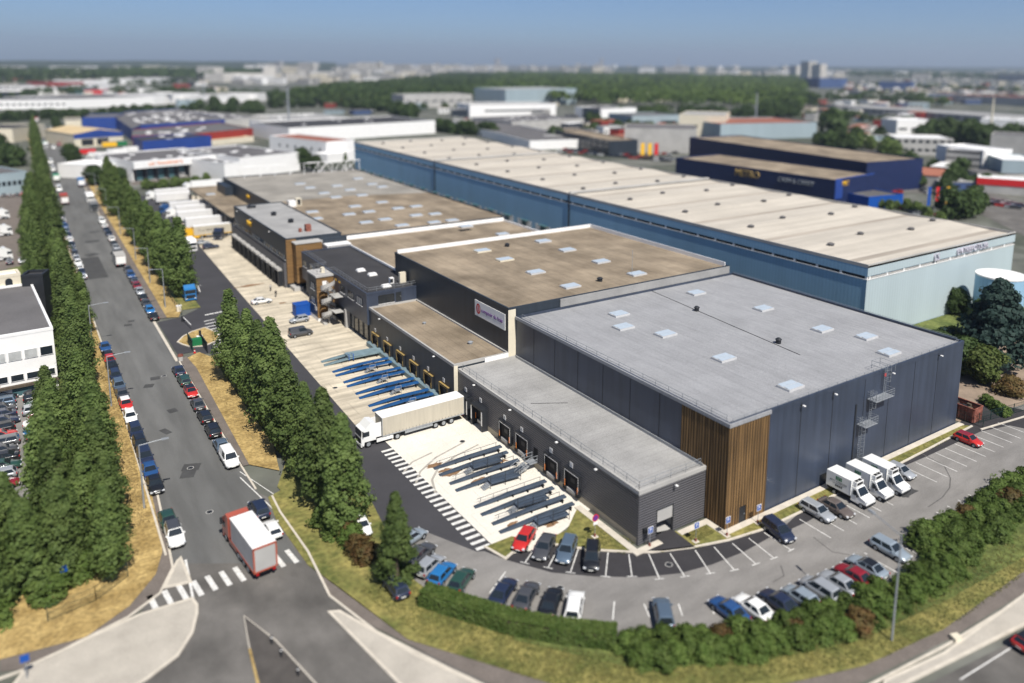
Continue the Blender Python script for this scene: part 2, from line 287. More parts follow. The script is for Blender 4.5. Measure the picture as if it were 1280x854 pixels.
# grass beds along the building
BED=.10
kline=P((673,679),(699,682),(715,685),(755,689),(795,691),(815,691),(865,685),(910,676),(955,662),(1000,641),(1040,621),(1100,593),(1160,562),(1215,533))
def bed(poly): sheet('grass_bed',poly,BED,'grass')
bed([kline[0],kline[1],kline[2],kline[3],kline[4],(-11.7,2.6),(-11.7,14),(-13,13),(-16,10.5)])
bed([kline[4],kline[5]]+P((830,691),(818,671))+[(-9,2.6),(-11.7,2.6)])
bed(P((840,665),(869,686))+kline[7:]+[(51.8,-.9),(.2,-.9),(-.9,-.5),(-.9,2.6),(-4.6,2.6)])
bed(P((607,684),(632,697),(656,676),(640,671)))
sheet('track',[(53,-1),(53,24),(60,30),(200,10),(200,-14),(75,-3)],.0,'earth')
sheet('green_lawn',[(53,18),(53,31.4),(140,31.4),(170,25),(170,8)],.02,'green')
def strip(name,pts,wd,z0,z1,m,closed=False):
    "a kerb along a line, mitred at every bend"
    pts=[Vector(q[:2]) for q in pts]
    if (pts[0]-pts[-1]).length<.01: closed=True; pts=pts[:-1]
    n=len(pts); l=[];r=[]
    for i,q in enumerate(pts):
        d=[]
        if i>0 or closed: d.append((q-pts[i-1]).normalized())
        if i<n-1 or closed: d.append((pts[(i+1)%n]-q).normalized())
        t=sum(d,Vector((0,0))).normalized(); nn=Vector((-t.y,t.x)); k=1/max(.5,nn.dot(Vector((-d[0].y,d[0].x)))); l.append(q+nn*wd/2*k); r.append(q-nn*wd/2*k)
    mb=MB()
    for i in range(n if closed else n-1):
        j=(i+1)%n
        mb.quad((*r[i],z1),(*r[j],z1),(*l[j],z1),(*l[i],z1)); mb.quad((*l[i],z0),(*l[i],z1),(*l[j],z1),(*l[j],z0)); mb.quad((*r[i],z0),(*r[j],z0),(*r[j],z1),(*r[i],z1))
    if not closed:
        for i in (0,n-1): mb.quad((*l[i],z0),(*r[i],z0),(*r[i],z1),(*l[i],z1))
    return tag(mb.build(name,M[m]),kind='structure')
strip('kerb',kline,.32,-.05,.14,'kerb')
strip('kerb',P((606,684),(632,699),(657,677)),.32,-.05,.14,'kerb')
strip('kerb',[(-44.5,41),(-44.6,48),(-44.6,96)],.25,-.05,.13,'kerb')
strip('kerb',[(-44.6,124),(-43.4,200),(-42.2,300),(-40.5,393)],.25,-.05,.13,'kerb')
strip('kerb',[(-44.9,95.5),(-44.9,124)],.5,-.05,.02,'kerb')
strip('kerb',[(-56.6,32),(-55.5,105),(-55.3,220),(-52.3,380)],.25,-.05,.13,'kerb')
strip('kerb',P((194,606),(207,665),(216,710),(200,742),(160,772),(100,802),(35,836),(-60,870)),.25,-.05,.1,'kerb')
strip('kerb',P((340,620),(350,640),(385,690),(412,745),(470,790),(560,836),(640,874)),.25,-.05,.1,'kerb')
strip('kerb',P((1085,858),(1185,806),(1295,738),(1420,665)),.25,-.05,.1,'kerb')
strip('kerb',[(53,-3.4),(64,-5),(90,-11)],.3,-.05,.15,'kerb')
strip('plinth_kerb',[(-11.9,14),(-11.9,2.4),(-8.2,2.4)],.9,0,.16,'kerb')
strip('plinth_kerb',[(-5.2,2.4),(-.7,2.4),(-.7,-.6),(52.5,-.6)],.9,0,.162,'kerb')
M['medn']=mat('median_asphalt',(.075,.068,.062),.95,.2,.5,grain=.5)
# traffic islands
def island(poly): 
    tag(MB().prism(poly,-.05,.12).build('traffic_island',M['isle']),kind='structure')
    strip('kerb',poly+[poly[0]],.3,-.05,.14,'kerb')
island(P((222,702),(226,698),(238,728),(206,735)))
island(P((176,769),(240,749),(246,757),(246,768),(240,792),(222,820),(185,848),(150,870),(60,900),(0,880),(35,834)))
island(P((412,766),(424,765),(520,820),(610,862),(700,900),(560,900),(500,856)))
island(P((1107,852),(1180,818),(1287,740),(1420,665),(1420,690),(1290,776),(1137,852),(1100,872)))
md=P((305,771),(345,802),(404,866),(325,866),(312,812))
tag(MB().prism(md,-.05,.11).build('median_island',M['medn']),kind='structure'); strip('kerb',[md[4],md[0],md[1],md[2]],.16,-.05,.13,'isle'); strip('kerb',[md[3],md[4]],.22,-.05,.125,'straw')
# paint
mk=MB()
def bar(p,q,wd,z=.03):
    p,q=Vector(p[:2]),Vector(q[:2]); d=(q-p).normalized(); nn=Vector((-d.y,d.x))*wd/2
    mk.face([(*v,z) for v in ((p+nn)[:],(p-nn)[:],(q-nn)[:],(q+nn)[:])])
def pbar(a,b,wd,z=.03): bar(at(*a),at(*b),wd,z)
for k in range(11):
    y=24+random.uniform(-.1,.1); x=-58.9+k*1.42
    if k in (7,8): continue
    bar((x,y-1.5),(x-.3,y+1.5),.55,.03)
struct('road_marking',mk,M['line']); mk=MB()
pbar((242,752),(232,700),.25); pbar((345,620),(300,590),.12);
pbar((300,597),(345,640),.15)
for a,b in (((1145,845),(1280,780)),((1280,800),(1200,850))): pbar(a,b,.15)
struct('road_marking',mk,M['line']); mk=MB()
for a,b in (((667.5,687),(656,704)),((699,683),(685,710)),((723,686),(713,716)),((760,691),(757,721)),((786,693),(790,721)),((811,693),(824.5,724)),((837.5,692),(856,721)),((869,688),(888,717)),((892.5,684),(918,713)),((915.5,679.5),(945,705.5)),((936,673),(967.5,698)),((955,666),(989,688))):
    pbar(a,b,.13); c,d=at(*a),at(*b); u=(d-c).normalized(); v=Vector((-u.y,u.x,0)); bar(d-v*.55,d+v*.55,.12)
for x in [9.4+2.55*k for k in range(20)]:
    if 24<x<32: continue
    bar((x,-3.6),(x-.1,-8.3),.12)
for x in [2.3+2.52*k for k in range(26)]:
    bar((x,-14.1),(x+.1,-18.3),.12); bar((x+.2,-12.3),(x+.2,-12.7),.12)
for a,b in (((728,745),(722,768)),((768,752),(766,775)),((805,755),(812,772)),((700,738),(690,760)),((632,715),(612,742)),((848,755),(853,770)),((885,752),(893,768))): pbar(a,b,.14)
struct('parking_line',mk,M['line']); mk=MB()
for k in range(24): bar((-26.9,13.3+k*1.22),(-25.05,13.3+k*1.22),.55,.032)
for k in range(16):
    a=at(255+k*1.45,402+k*3.6); bar(a,a+Vector((2.2,.3,0)),.42,.03)
for k in range(4): a=at(256+k*6,394-k*1.2); bar(a,a+Vector((.9,0,0)),.7,.03)
for a,b in (((590,655),(600,691)),): pass
pbar((492,572),(572,548),.1,.034); pbar((500,588),(560,570),.1,.034)
pbar((250,365),(247,357),.25); pbar((243,357),(252,357),.2)
struct('yard_marking',mk,M['line']); mk=MB()
# mends, tyre marks and stains with a shape of their own
for a,b,wd in (((188,474),(200,472),1.6),((180,483),(192,482),1.6),((210,515),(221,512),1.7),((203,541),(211,538),2.2),((228,585),(250,583),2.0),((226,594),(244,592),2),((106,303),(124,301),3),((112,291),(125,289),2),((108,320),(122,317),3),((155,407),(165,406),1.2),((160,402),(168,401),1.2)): bar(at(*a),at(*b),wd,.011)
bar((-51.2,168),(-51.2,194),4.4,.011)
struct('repair_patch',mk,M['patch']); mk=MB()
def arc(pts,wd,z):
    for i in range(len(pts)-1): pbar(pts[i],pts[i+1],wd,z)
arc([(545,620),(540,600),(548,585),(570,570),(598,556)],.32,.028); arc([(520,604),(525,590),(545,572),(580,553)],.32,.028); arc([(505,590),(515,578),(540,566)],.3,.028)
M['tyre']=mat('tyre_mark',(.36,.335,.29),.95,.2,1.5)
struct('tyre_mark',mk,M['tyre']); mk=MB()
arc([(1188,598),(1187,610),(1178,622),(1160,634)],.16,.027); arc([(1188,598),(1180,582),(1150,566)],.14,.027); arc([(1017,672),(1040,690),(1062,694)],.12,.027); arc([(976,707),(980,720),(966,728)],.14,.027)
M['tyre2']=mat('dark_tyre_mark',(.11,.105,.10),.95,.2,1.5)
struct('tyre_mark',mk,M['tyre2'])
def blotch(cx,cy,r,sq,m,z,name='oil_stain'):
    c=at(cx,cy); k=18; poly=[]
    for i in range(k):
        a=2*math.pi*i/k; rr=r*random.uniform(.6,1.15); poly.append((c.x+math.cos(a)*rr*sq,c.y+math.sin(a)*rr))
    sheet(name,poly,z,m)
blotch(1136,614,1.1,1.3,'patch',.029); blotch(1130,619,.7,1.2,'patch',.0295)
M['stain']=mat('brown_stain',(.22,.13,.07),.95,.3,1,grain=.5)
for x,y,r in ((542,582,.6),(566,592,.7),(557,588,.5),(600,600,.6),(580,611,.5),(627,577,.5),(615,640,.4),(640,655,.4),(690,655,.5)): blotch(x,y,r,2.2,'stain',.029,'rust_stain')
for x,y,r,s in ((312,357,.9,4),(353,379,.6,1.6),(418,485,.3,1.6)): blotch(x,y,r,s,'stain',.029,'rust_stain')
# entrance island
isl=P((222,428),(229,421),(240,415),(256,410),(268,415),(275,421),(270,427),(255,433),(238,434),(228,431))
tag(MB().prism(isl,-.02,.13).build('entrance_island',M['straw']),kind='structure'); strip('kerb',isl+[isl[0]],.3,-.05,.15,'kerb')
sheet('west_yard',[(-64,195),(-62,330),(-160,330),(-160,190),(-100,175)],.0,'paved')
sheet('storage_yard',[(-68,120),(-68,52),(-125,40),(-125,120)],.001,'lot')
# roads of the far district
sheet('far_road',P((1130,240),(1180,245),(1290,300),(1400,350),(1400,280),(1300,262),(1190,225),(1100,185),(1040,150),(1010,130),(1000,130),(1030,155),(1085,190)),-.02,'road2')
sheet('far_yard',P((160,215),(165,232),(290,212),(275,200)),-.02,'paved')
# ---------------------------------------------------------------- the depot buildings
def ring(mb,x0,y0,x1,y1,z0,z1,t=.3,mi=0):
    mb.box(x0,y0,z0,x1,y0+t,z1,mi); mb.box(x0,y1-t,z0,x1,y1,z1,mi); mb.box(x0,y0+t,z0,x0+t,y1-t,z1,mi); mb.box(x1-t,y0+t,z0,x1,y1-t,z1,mi); return mb
def hall(name,label,cat,x0,y0,x1,y1,h,wm,rm,pm='dark',rim=.4,z0=0,group=None,joints=None,t=.3):
    r=thing(name,label,cat,(x0,y0,z0),0,group)
    w=MB().box(x0,y0,z0-.1,x1,y1,h-rim-.02,0,'tb')
    if joints:
        for ax,v in joints:
            if ax=='W': w.box(x0-.02,v-.05,z0,x0-.003,v+.05,h-rim-.03,1)
            if ax=='S': w.box(v-.05,y0-.02,z0,v+.05,y0-.003,h-rim-.03,1)
    w=w.build('wall',[M[wm],M['dark']],r)
    rf=MB().sheet([(x0,y0),(x1,y0),(x1,y1),(x0,y1)],h-rim-.01).build('roof',M[rm],r)
    pp=ring(MB(),x0-.04,y0-.04,x1+.04,y1+.04,h-rim-.2,h,t).build('parapet',M[pm],r)
    return r,w,rf,pp
def skylight(roof,x,y,z,sx=3.0,sy=2.1,wm='offgrey'):
    m=MB().box(x-sx/2,y-sy/2,z,x+sx/2,y+sy/2,z+.3,0)
    for k in (0,1):
        a=x-sx/2+.12; b=x+sx/2-.12; c=y-sy/2+.1+k*sy/2; d=c+sy/2-.2
        m.quad((a,c,z+.32),(b,c,z+.32),(b,d,z+.40),(a,d,z+.40),1)
    return m.build('skylight',[M[wm],M['sky_l']],roof)
def vent(roof,x,y,z,r=.38,h=.55,m='dark'):
    b=MB().tube((x,y,z),(x,y,z+h*.7),r,10,0); b.tube((x,y,z+h*.7),(x,y,z+h),r*1.3,10,0,r2=r*.5); return b.build('roof_vent',M[m],roof)
def rail(parent,pts,z,name='railing',m='steel',h=1.0,step=2.4,lean=0):
    b=MB()
    for (ax,ay),(bx,by) in zip(pts,pts[1:]):
        L=math.hypot(bx-ax,by-ay); n=max(1,round(L/step))
        for zz in (h,h*.55): b.tube((ax,ay,z+zz),(bx,by,z+zz),.03,4)
        for i in range(n+1): t=i/n; x,y=ax+(bx-ax)*t,ay+(by-ay)*t; b.tube((x,y,z),(x,y,z+h),.03,4)
    return b.build(name,M[m],parent)
def window(parent,face,c,wd,z0,z1,val,frame='white',glass='glass',n=1,sill=True):
    "a framed window on a wall plane; c = centre along the wall, val = wall plane coordinate"
    f=MB(); g=MB(); t=.07; o=.10
    def bx(mb,a,b,za,zb,d0,d1,mi=0):
        if face=='W': mb.box(val-d1,a,za,val-d0,b,zb,mi)
        elif face=='S': mb.box(a,val-d1,za,b,val-d0,zb,mi)
        elif face=='E': mb.box(val+d0,a,za,val+d1,b,zb,mi)
    a,b=c-wd/2,c+wd/2
    bx(f,a,b,z1-t,z1,.0,o); bx(f,a-.05,b+.05,z0-.06,z0,.0,.16); bx(f,a,a+t,z0,z1-t,0,o); bx(f,b-t,b,z0,z1-t,0,o)
    for i in range(1,n): bx(f,a+wd*i/n-.03,a+wd*i/n+.03,z0,z1-t,0,o-.02)
    fo=f.build('window',M[frame],parent); MB_s=MB(); bx(MB_s,a-.05,b+.05,z0-.16,z0-.062,.0,.2); (MB_s.build('sill',M['white'],fo) if sill else None); bx(g,a+t,b-t,z0,z1-t,.003,.03); g.build('pane',M[glass],fo); return fo
def light(parent,face,c,z,val):
    b=MB()
    if face=='W': b.box(val-.7,c-.15,z,val-.35,c+.15,z+.12); b.box(val-.35,c-.04,z-.05,val,c+.04,z+.05,1)
    else: b.box(c-.15,val-.7,z,c+.15,val-.35,z+.12); b.box(c-.04,val-.35,z-.05,c+.04,val,z+.05,1)
    b.build('floodlight',[M['white'],M['dark']],parent)
def dock_door(parent,x,yc,kind,num=None,wd=3.6,z0=1.05,z1=3.3):
    a,b=yc-wd/2,yc+wd/2; f=MB(); 
    if kind=='shelter':
        f.box(x-1.0,a,0.1,x,a+.35,z1,0).box(x-1.0,b-.35,0.1,x,b,z1,0).box(x-1.05,a,z1,x,b,z1+.3,0)
        f.box(x-1.02,a+.02,z0,x-1.0,a+.33,z1,1).box(x-1.02,b-.33,z0,x-1.0,b-.02,z1,1)
    else:
        o=.3; fr={'new':1,'old':2}[kind]
        f.box(x-o,a,z0-.3,x,a+.3,z1,0).box(x-o,b-.3,z0-.3,x,b,z1,0).box(x-o,a,z1,x,b,z1+.3,0)
        e=.07 if kind=='old' else .06
        f.box(x-o-.02,a+.32-e,z0,x-o-.002,a+.32,z1,fr).box(x-o-.02,b-.32,z0,x-o-.002,b-.32+e,z1,fr).box(x-o-.02,a+.3,z1-.02,x-o-.002,b-.3,z1+e,fr)
        if kind=='old': f.box(x-o-.025,a-.02,z1+.24,x-.0,b+.02,z1+.33,2).box(x-o-.03,b-.05,z0-.3,x-o-.003,b+.03,z1+.3,2)
    fo=f.build('dock_door',[M['dark'],M['white'],M['amber']],parent)
    g=MB().box(x-.06,a+.3,z0,x-.003,b-.3,z1); g.box(x-.075,yc-.5,z0+.9,x-.062,yc+.4,z0+1.5,1); g.build('shutter',[M['black'],M['dark']],fo)
    s=MB().box(x-.42,a+.1,z0-.45,x-.0,a+.75,z0-.02,1); s.box(x-.42,b-.75,z0-.45,x,b-.1,z0-.02,1); s.box(x-.3,a+.8,z0-.5,x-.0,b-.8,z0-.05,2)
    s.box(x-.36,a+.35,z0,x-.31,a+.47,z0+.9,0); s.box(x-.36,b-.47,z0,x-.31,b-.35,z0+.9,0)
    s.build('dock_leveller',[M['orange'] if kind!='old' else M['amber'],M['black'],M['concw']],fo)
    if num:
        t=MB().box(x-.04,yc+.05,z1+.62,x-.003,yc+.7,z1+1.3).build('number_sign',M['white'],fo); text(num,.5,(x-.05,yc+.37,z1+.96),'W',M['dark'],t)
M['offgrey']=mat('weathered_white_frame',(.50,.50,.50),.6,.06,1)
# ---- the grey-roofed hall with the timber corner
r,w_,rf,pp=hall('warehouse_hall','tall slate blue warehouse hall with flat grey roof and slatted timber corner','warehouse',0,0,51.8,48.1,13.76,'slate','roofg','slate',rim=.35,
   joints=[('W',v) for v in (12.3,18.3,24.4,30.5,36.6,42.6)]+[('S',v) for v in (13.1,19.6,26.6,32.5,38.7,44.8)])
A=r
tc=MB(); tc.box(-.16,-.16,.15,-.003,8.0,13.2); tc.box(-.003,-.16,.15,2.2,-.003,13.2); tc.box(3.5,-.16,.15,6.9,-.003,13.2); tc.box(2.2,-.16,2.3,3.5,-.003,13.2); tc.build('timber_cladding',M['wood'],A)
d=MB().box(2.25,-.06,.1,3.45,-.01,2.28); d=d.build('door',M['dark'],A); MB().box(3.2,-.1,1.0,3.3,-.062,1.2).build('handle',M['steel'],d)
MB().box(-.25,-.25,13.3,7.1,-.045,13.78).box(-.25,-.045,13.3,-.045,48,13.78).build('coping',M['roofg'],A)
for x,y in ((15.6,40.1),(12.0,34.5),(15.4,28.2),(15.5,15.8),(35.7,42.1),(38.8,28.7),(38.3,16.0),(41.2,9.9),(37.8,3.8),(15.4,3.7)): skylight(rf,x,y,13.4,3.1,2.2)
for x,y in ((28.3,34.4),(27.4,15.8)): vent(rf,x,y,13.4,.42,.9)
c=MB()
c.tube((26.1,10.7,13.44),(29.8,51-3.2,13.44),.05,4)
c.build('lightning_cable',M['dark'],rf)
rail(A,[(.5,1),(.5,47)],13.4,h=.9,step=2.6); rail(A,[(1,.5),(51,.5)],13.4,h=.55,step=2.0); rail(A,[(51.5,1),(51.5,47.5)],13.7,h=.35,step=2.2)
for x in (12.9,19.4,32.4,44.7): light(A,'S',x,12.9,-.02)
e=MB().box(24.7,-.08,0,25.0,-.003,10); e.build('cable_riser',M['dark'],A)
lad=MB(); S_=.03
def ladder(x,z0,z1,y=-.45):
    for dx in (-.25,.25): lad.tube((x+dx,y,z0),(x+dx,y,z1),.03,4)
    z=z0+.2
    while z<z1: lad.tube((x-.25,y,z),(x+.25,y,z),.02,4); z+=.3
    z=z0+2.2
    while z<z1:
        pts=[(x-.35,y),(x-.4,y-.5),(x,y-.8),(x+.4,y-.5),(x+.35,y)]
        for p,q in zip(pts,pts[1:]): lad.tube((*p,z),(*q,z),.022,4)
        z+=.55
    for px,py in ((x-.4,y-.5),(x,y-.8),(x+.4,y-.5)): lad.tube((px,py,z0+2.2),(px,py,z1),.018,4)
ladder(25.6,.3,8.2); ladder(27.6,7.0,11.6); ladder(30.6,10.2,14.6)
for x0,x1,z in ((25.2,28.0,7.0),(27.2,31.4,10.2)):
    lad.box(x0,-1.5,z-.06,x1,-.02,z)
    for zz in (.4,.75,1.1): lad.tube((x0,-1.5,z+zz),(x1,-1.5,z+zz),.025,4); lad.tube((x0,-1.5,z+zz),(x0,-.1,z+zz),.025,4); lad.tube((x1,-1.5,z+zz),(x1,-.1,z+zz),.025,4)
    n=round((x1-x0)/.7)
    for i in range(n+1): x=x0+(x1-x0)*i/n; lad.tube((x,-1.5,z),(x,-1.5,z+1.1),.022,4)
for x in (29.6,31.6):
    for y in (-1.2,1.2): lad.tube((x,y,13.7),(x,y,14.9),.03,4)
    for z in (14.3,14.9): lad.tube((x,-1.2,z),(x,1.2,z),.03,4)
for z in (14.3,14.9): lad.tube((29.6,1.2,z),(31.6,1.2,z),.03,4)
lad.build('escape_ladder',M['steel'],A)
MB().box(30.9,-.05,12.6,31.4,-.01,13.1).build('warning_plate',M['redp'],A)
# ---- dock annexe in front of it
X0,Y0,H=-10.9,3.4,6.94
B=thing('dock_annexe','low dark ribbed loading annexe with a pale roof and six dock doors','warehouse',(X0,Y0,0))
b=MB().box(X0,Y0+.3,.9,0,48.1,H-.3,0,'tbes'); b.box(X0,Y0+.3,-.1,X0+.05,48.1,.9,1,'tb')
b.box(X0,Y0,.0,-8.1,Y0+.3,H-.3).box(-5.4,Y0,.0,0,Y0+.3,H-.3).box(-8.1,Y0,3.55,-5.4,Y0+.3,H-.3); b.build('wall',[M['louvre'],M['plint']],B)
i_=MB().box(-8.6,Y0+.3,.14,-4.9,Y0+5,3.9,0,'s'); i_.build('door_recess',M['concw'],B)
g=MB().box(-8.1,Y0+.06,1.9,-5.4,Y0+.16,3.55); g.box(-8.1,Y0-.05,.1,-8.0,Y0-.002,3.6,1).box(-5.5,Y0-.05,.1,-5.4,Y0-.002,3.6,1).box(-8.1,Y0-.05,3.55,-5.4,Y0-.002,3.68,1); g.build('roller_door',[M['concw'],M['dark']],B)
rf=MB().sheet([(X0,Y0),(0,Y0),(0,48.1),(X0,48.1)],H-.31).build('roof',M['roofl'],B)
ring(MB(),X0-.05,Y0-.05,0,48.1,H-.5,H,.28).build('parapet',M['concw'],B)
for yc,k,n in ((45.2,'shelter','6'),(40.4,'shelter','5'),(33.2,'new','4'),(28.5,'new','3'),(21.1,'new','2'),(16.4,'new','1')): dock_door(B,X0,yc,k,n)
for y in (31.3,19.5,42,11): light(B,'W',y,H-.6,X0)
light(B,'S',-5.5,H-.8,Y0)
d=MB().box(X0-.05,24.7,.9,X0-.004,25.7,3.0).build('door',M['black'],B); MB().box(X0-.08,24.8,1.9,X0-.052,24.9,2.0).build('handle',M['steel'],d)
rail(B,[(X0+.5,47.5),(X0+.5,Y0+.6),(-.5,Y0+.6)],H-.3,h=1.1,step=2.3)
c=MB()
c.tube((-8,31,H-.28),(-3.4,28.2,H-.28),.04,4)
c.build('lightning_cable',M['dark'],rf); MB().tube((-.25,4,H+.1),(-.25,48,H+.1),.05,5).build('gutter_pipe',M['steel'],B)
# ---- tan-roofed hall with the banner
r,w_,rf,pp=hall('warehouse_hall','dark warehouse hall with tan gravel roof and a white banner on its flank','warehouse',-1.4,48.25,51,95,15.34,'navy','roofb','navy',rim=.3); Mh=r
MB().box(-1.44,48.18,0,-.002,48.245,15.0).build('end_wall',M['offw'],Mh)
b=MB().box(-1.0,94.5,15.0,50.6,94.66,15.9).box(50.4,49,15.0,50.56,94.4,15.9).build('parapet_lining',M['white'],Mh)
MB().box(9,48.02,13.8,50.8,48.24,15.2).build('parapet_panel',M['roofl'],Mh)
for x,y in ((15.3,86.8),(15.4,77.5),(15.3,65.6),(15.3,53.9),(31.6,87.5),(31.3,77.5),(31.3,65.4),(31.2,53.9)): skylight(rf,x,y,15.03,3.4,2.2,'offw' if y>77 and x<20 else 'offgrey')
for x,y in ((22.2,87.8),(22.2,54)): vent(rf,x,y,15.03,.5,.8)
MB().tube((30.4,54.4,15),(30.4,54.4,20),.04,5).build('lightning_rod',M['steel'],rf)
ba=MB().box(-1.5,49.2,11.2,-1.41,59.6,14.0).build('banner',M['white'],Mh)
text('comptoir du frais',1.05,(-1.52,53.6,12.6),'W',M['purple'],ba)
k=MB(); 
for i in range(20):
    a,b_=2*math.pi*i/20,2*math.pi*(i+1)/20
    k.quad(*[(-1.53,58.3+math.cos(t)*q*.8,12.6+math.sin(t)*q) for t,q in ((a,.62),(a,.95),(b_,.95),(b_,.62))])
k.box(-1.54,58.15,12.1,-1.52,58.45,13.1); k.build('emblem',M['redp'],ba)
# ---- older dock building
r,w_,rf,pp=hall('dock_building','low dark dock building with tan roof and yellow edged dock doors','warehouse',-11.6,48.25,-1.42,84.4,7.7,'navy','roofb','concw',rim=.3)
MB().box(-11.64,48.18,0,-10.95,48.245,7.4).build('end_wall',M['offw'],r); MB().box(-6,48.05,6.9,-1.5,48.24,7.6).build('parapet_panel',M['white'],r)
for i,yc in enumerate((81.1,75.2,69.2,63.4,57.5,51.6)): dock_door(r,-11.6,yc,'old',str(12-i),3.3,.95,2.85)
for y in (78,54.6): light(r,'W',y,7.1,-11.6)
vent(rf,-4.4,56,7.4,.4,.5,'steel'); vent(rf,-6.5,70,7.4,.3,.4,'steel')
MB().box(-12.55,49.5,.0,-11.61,84,.86).build('dock_kerb',M['rampl'],r)
# ---- three storey office
O=thing('office_block','three storey slate office block with black roof, timber stair tower and spiral stair','office',(-12,84.5,0))
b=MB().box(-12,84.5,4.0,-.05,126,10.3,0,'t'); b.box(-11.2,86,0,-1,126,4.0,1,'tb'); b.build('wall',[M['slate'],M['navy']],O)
rf=MB().sheet([(-12,84.5),(-.05,84.5),(-.05,126),(-12,126)],10.29).build('roof',M['roofd'],O)
ring(MB(),-12.05,84.45,0,126.05,10.1,10.55,.25).build('parapet',M['slate'],O)
MB().box(-.3,88,10.5,-.05,126,10.95).build('parapet_lining',M['white'],O)
for y,wd,gl in ((88.4,3.2,'winl'),(93.2,3.2,'glass'),(98.0,2.2,'glass')): window(O,'W',y,wd,7.4,8.9,-12,'dark',gl,3)
for y in (114,119,123.5): window(O,'W',y,2.6,7.4,8.9,-12,'dark','glass',2)
window(O,'S',-7.9,3.4,8.0,9.7,84.5,'dark','glass',2)
d=MB().box(-5.9,84.44,7.9,-4.7,84.497,9.8).build('door',M['glass'],O); MB().box(-4.95,84.4,8.8,-4.85,84.438,8.95).build('handle',M['steel'],d)
for y in (87.2,90.0,92.6,95.0): 
    f=MB().box(-11.3,y-.9,.1,-11.21,y+.9,3.7).build('shop_window',M['glass'],O); MB().box(-11.36,y+.92,.0,-11.2,y+1.08,3.9).build('mullion',M['dark'],f)
MB().prism([(-12.2,96.4),(-11.2,96.4),(-11.2,97.2),(-12.2,97.2)],0,4).build('wall_pier',M['concw'],O)
t=MB().box(-15.7,103.7,.9,-12.05,109.5,9.75,0,'s'); t.box(-15.7,103.7,0,-12.05,109.5,.9,1,'t'); t.build('stair_tower',[M['navy'],M['white']],O)
MB().box(-15.74,103.55,.9,-12.02,103.695,9.8).build('timber_cladding',M['woodh'],O)
MB().box(-15.9,103.4,9.8,-11.9,109.7,10.15).build('tower_roof',M['concw'],O)
for z in (3.6,6.8): window(O,'W',106.4,2.6,z,z+1.5,-15.7,'dark','winl',2)
rail(O,[(-.4,84.9),(-11.6,84.9),(-11.6,104.2),(-15.3,104.2),(-15.3,109.2),(-11.6,109.2),(-11.6,125)],10.5,h=.95,step=2)
for x,y in ((-6.4,102.2),(-5.6,97.5),(-6.6,87.6)): MB().box(x-.9,y-.7,10.3,x+.9,y+.7,10.55).box(x-.75,y-.55,10.55,x+.75,y+.55,10.8).build('dome_skylight',M['white'],rf)
a=MB().box(-3.2,88.4,10.3,-1.9,89.2,12.5).build('ventilation_unit',M['offw'],rf); a=MB().box(-5,89.2,10.3,-4.2,90,11.5,0).box(-5.02,89.18,10.5,-4.4,89.19,11.3,1).build('air_conditioner',[M['white'],M['dark']],rf)
MB().box(-13.9,105.6,10.16,-13.2,106.5,11.3).build('air_conditioner',M['offw'],rf)
st=MB(); cx,cy_=-14.1,101.2
st.tube((cx,cy_,0),(cx,cy_,9.3),.12,8)
for k in range(44):
    a0=k*.42; z=k*.2+.2
    p=[(cx+math.cos(a0+t)*q,cy_+math.sin(a0+t)*q) for t,q in ((0,.1),(0,1.5),(.42,1.5),(.42,.1))]; st.prism(p,z-.06,z,0)
    q0=[(cx+math.cos(a0+t)*1.52,cy_+math.sin(a0+t)*1.52) for t in (0,.42)]
    st.quad((*q0[0],z+.1),(*q0[1],z+.3),(*q0[1],z+1.15),(*q0[0],z+.95),0)
st.build('spiral_stair',M['concw'],O)
for z in (3.2,6.5): MB().box(-14,97.5,z,-12.05,101,z+.12).build('landing',M['concw'],O)
rail(O,[(-13.9,97.6),(-13.9,99.8)],6.6,h=1.0,step=1)
for y in (99.5,101.8): MB().box(-12.06,y,9.0,-12.01,y+.9,9.4).build('exit_sign',M['yellow'],O)
MB().box(-14.5,103.5,8.0,-13.6,103.54,8.9).build('notice',M['white'],O); MB().box(-15.75,104.2,2.3,-15.71,105.3,3.2).build('notice',M['white'],O)
b=MB()
for k in range(5): b.box(-15.4,101.8-k*.3,0,-14.6,102.1-k*.3,.9-k*.18)
b.build('entrance_step',M['concw'],O)
# ---- grey-roofed building with timber end
r,w_,rf,pp=hall('warehouse_wing','dark wing with pale grey roof, timber end and a row of nine dock shelters','warehouse',-13.6,133,.3,186,12.5,'navy','roofl','navy',rim=.25); E=r
b=MB().box(-14.2,133.5,0,-13.61,188,6.4).build('lower_wall',M['louvre'],E)
for i in range(26): window(E,'W',135+i*1.95,1.45,7.1,8.2,-13.6,'navy','glass' if i%3 else 'winl',1,False)
MB().box(-13.8,133.5,6.85,-13.605,186,6.98).build('ledge',M['concw'],E)
for i in range(10):
    y=137.2+i*5.0; f=MB().box(-15.2,y-1.8,.1,-14.21,y-1.3,4.0).box(-15.2,y+1.3,.1,-14.21,y+1.8,4.0).box(-15.3,y-1.8,4.0,-14.21,y+1.8,4.5,1).build('dock_shelter',[M['dark'],M['concw']],E); MB().box(-14.3,y-1.29,1,-14.215,y+1.29,3.98).build('shutter',M['black'],f)
MB().box(-13.65,132.8,1.2,-11.2,132.995,12.2).build('timber_cladding',M['woodh'],E)
t=MB().box(-12.2,129.6,1.8,-5.8,132.79,11.5,0,'b'); t.build('timber_box',M['woodh'],E)
MB().box(-12.35,129.5,11.5,-5.7,132.9,11.75).build('timber_box_roof',M['concw'],E)
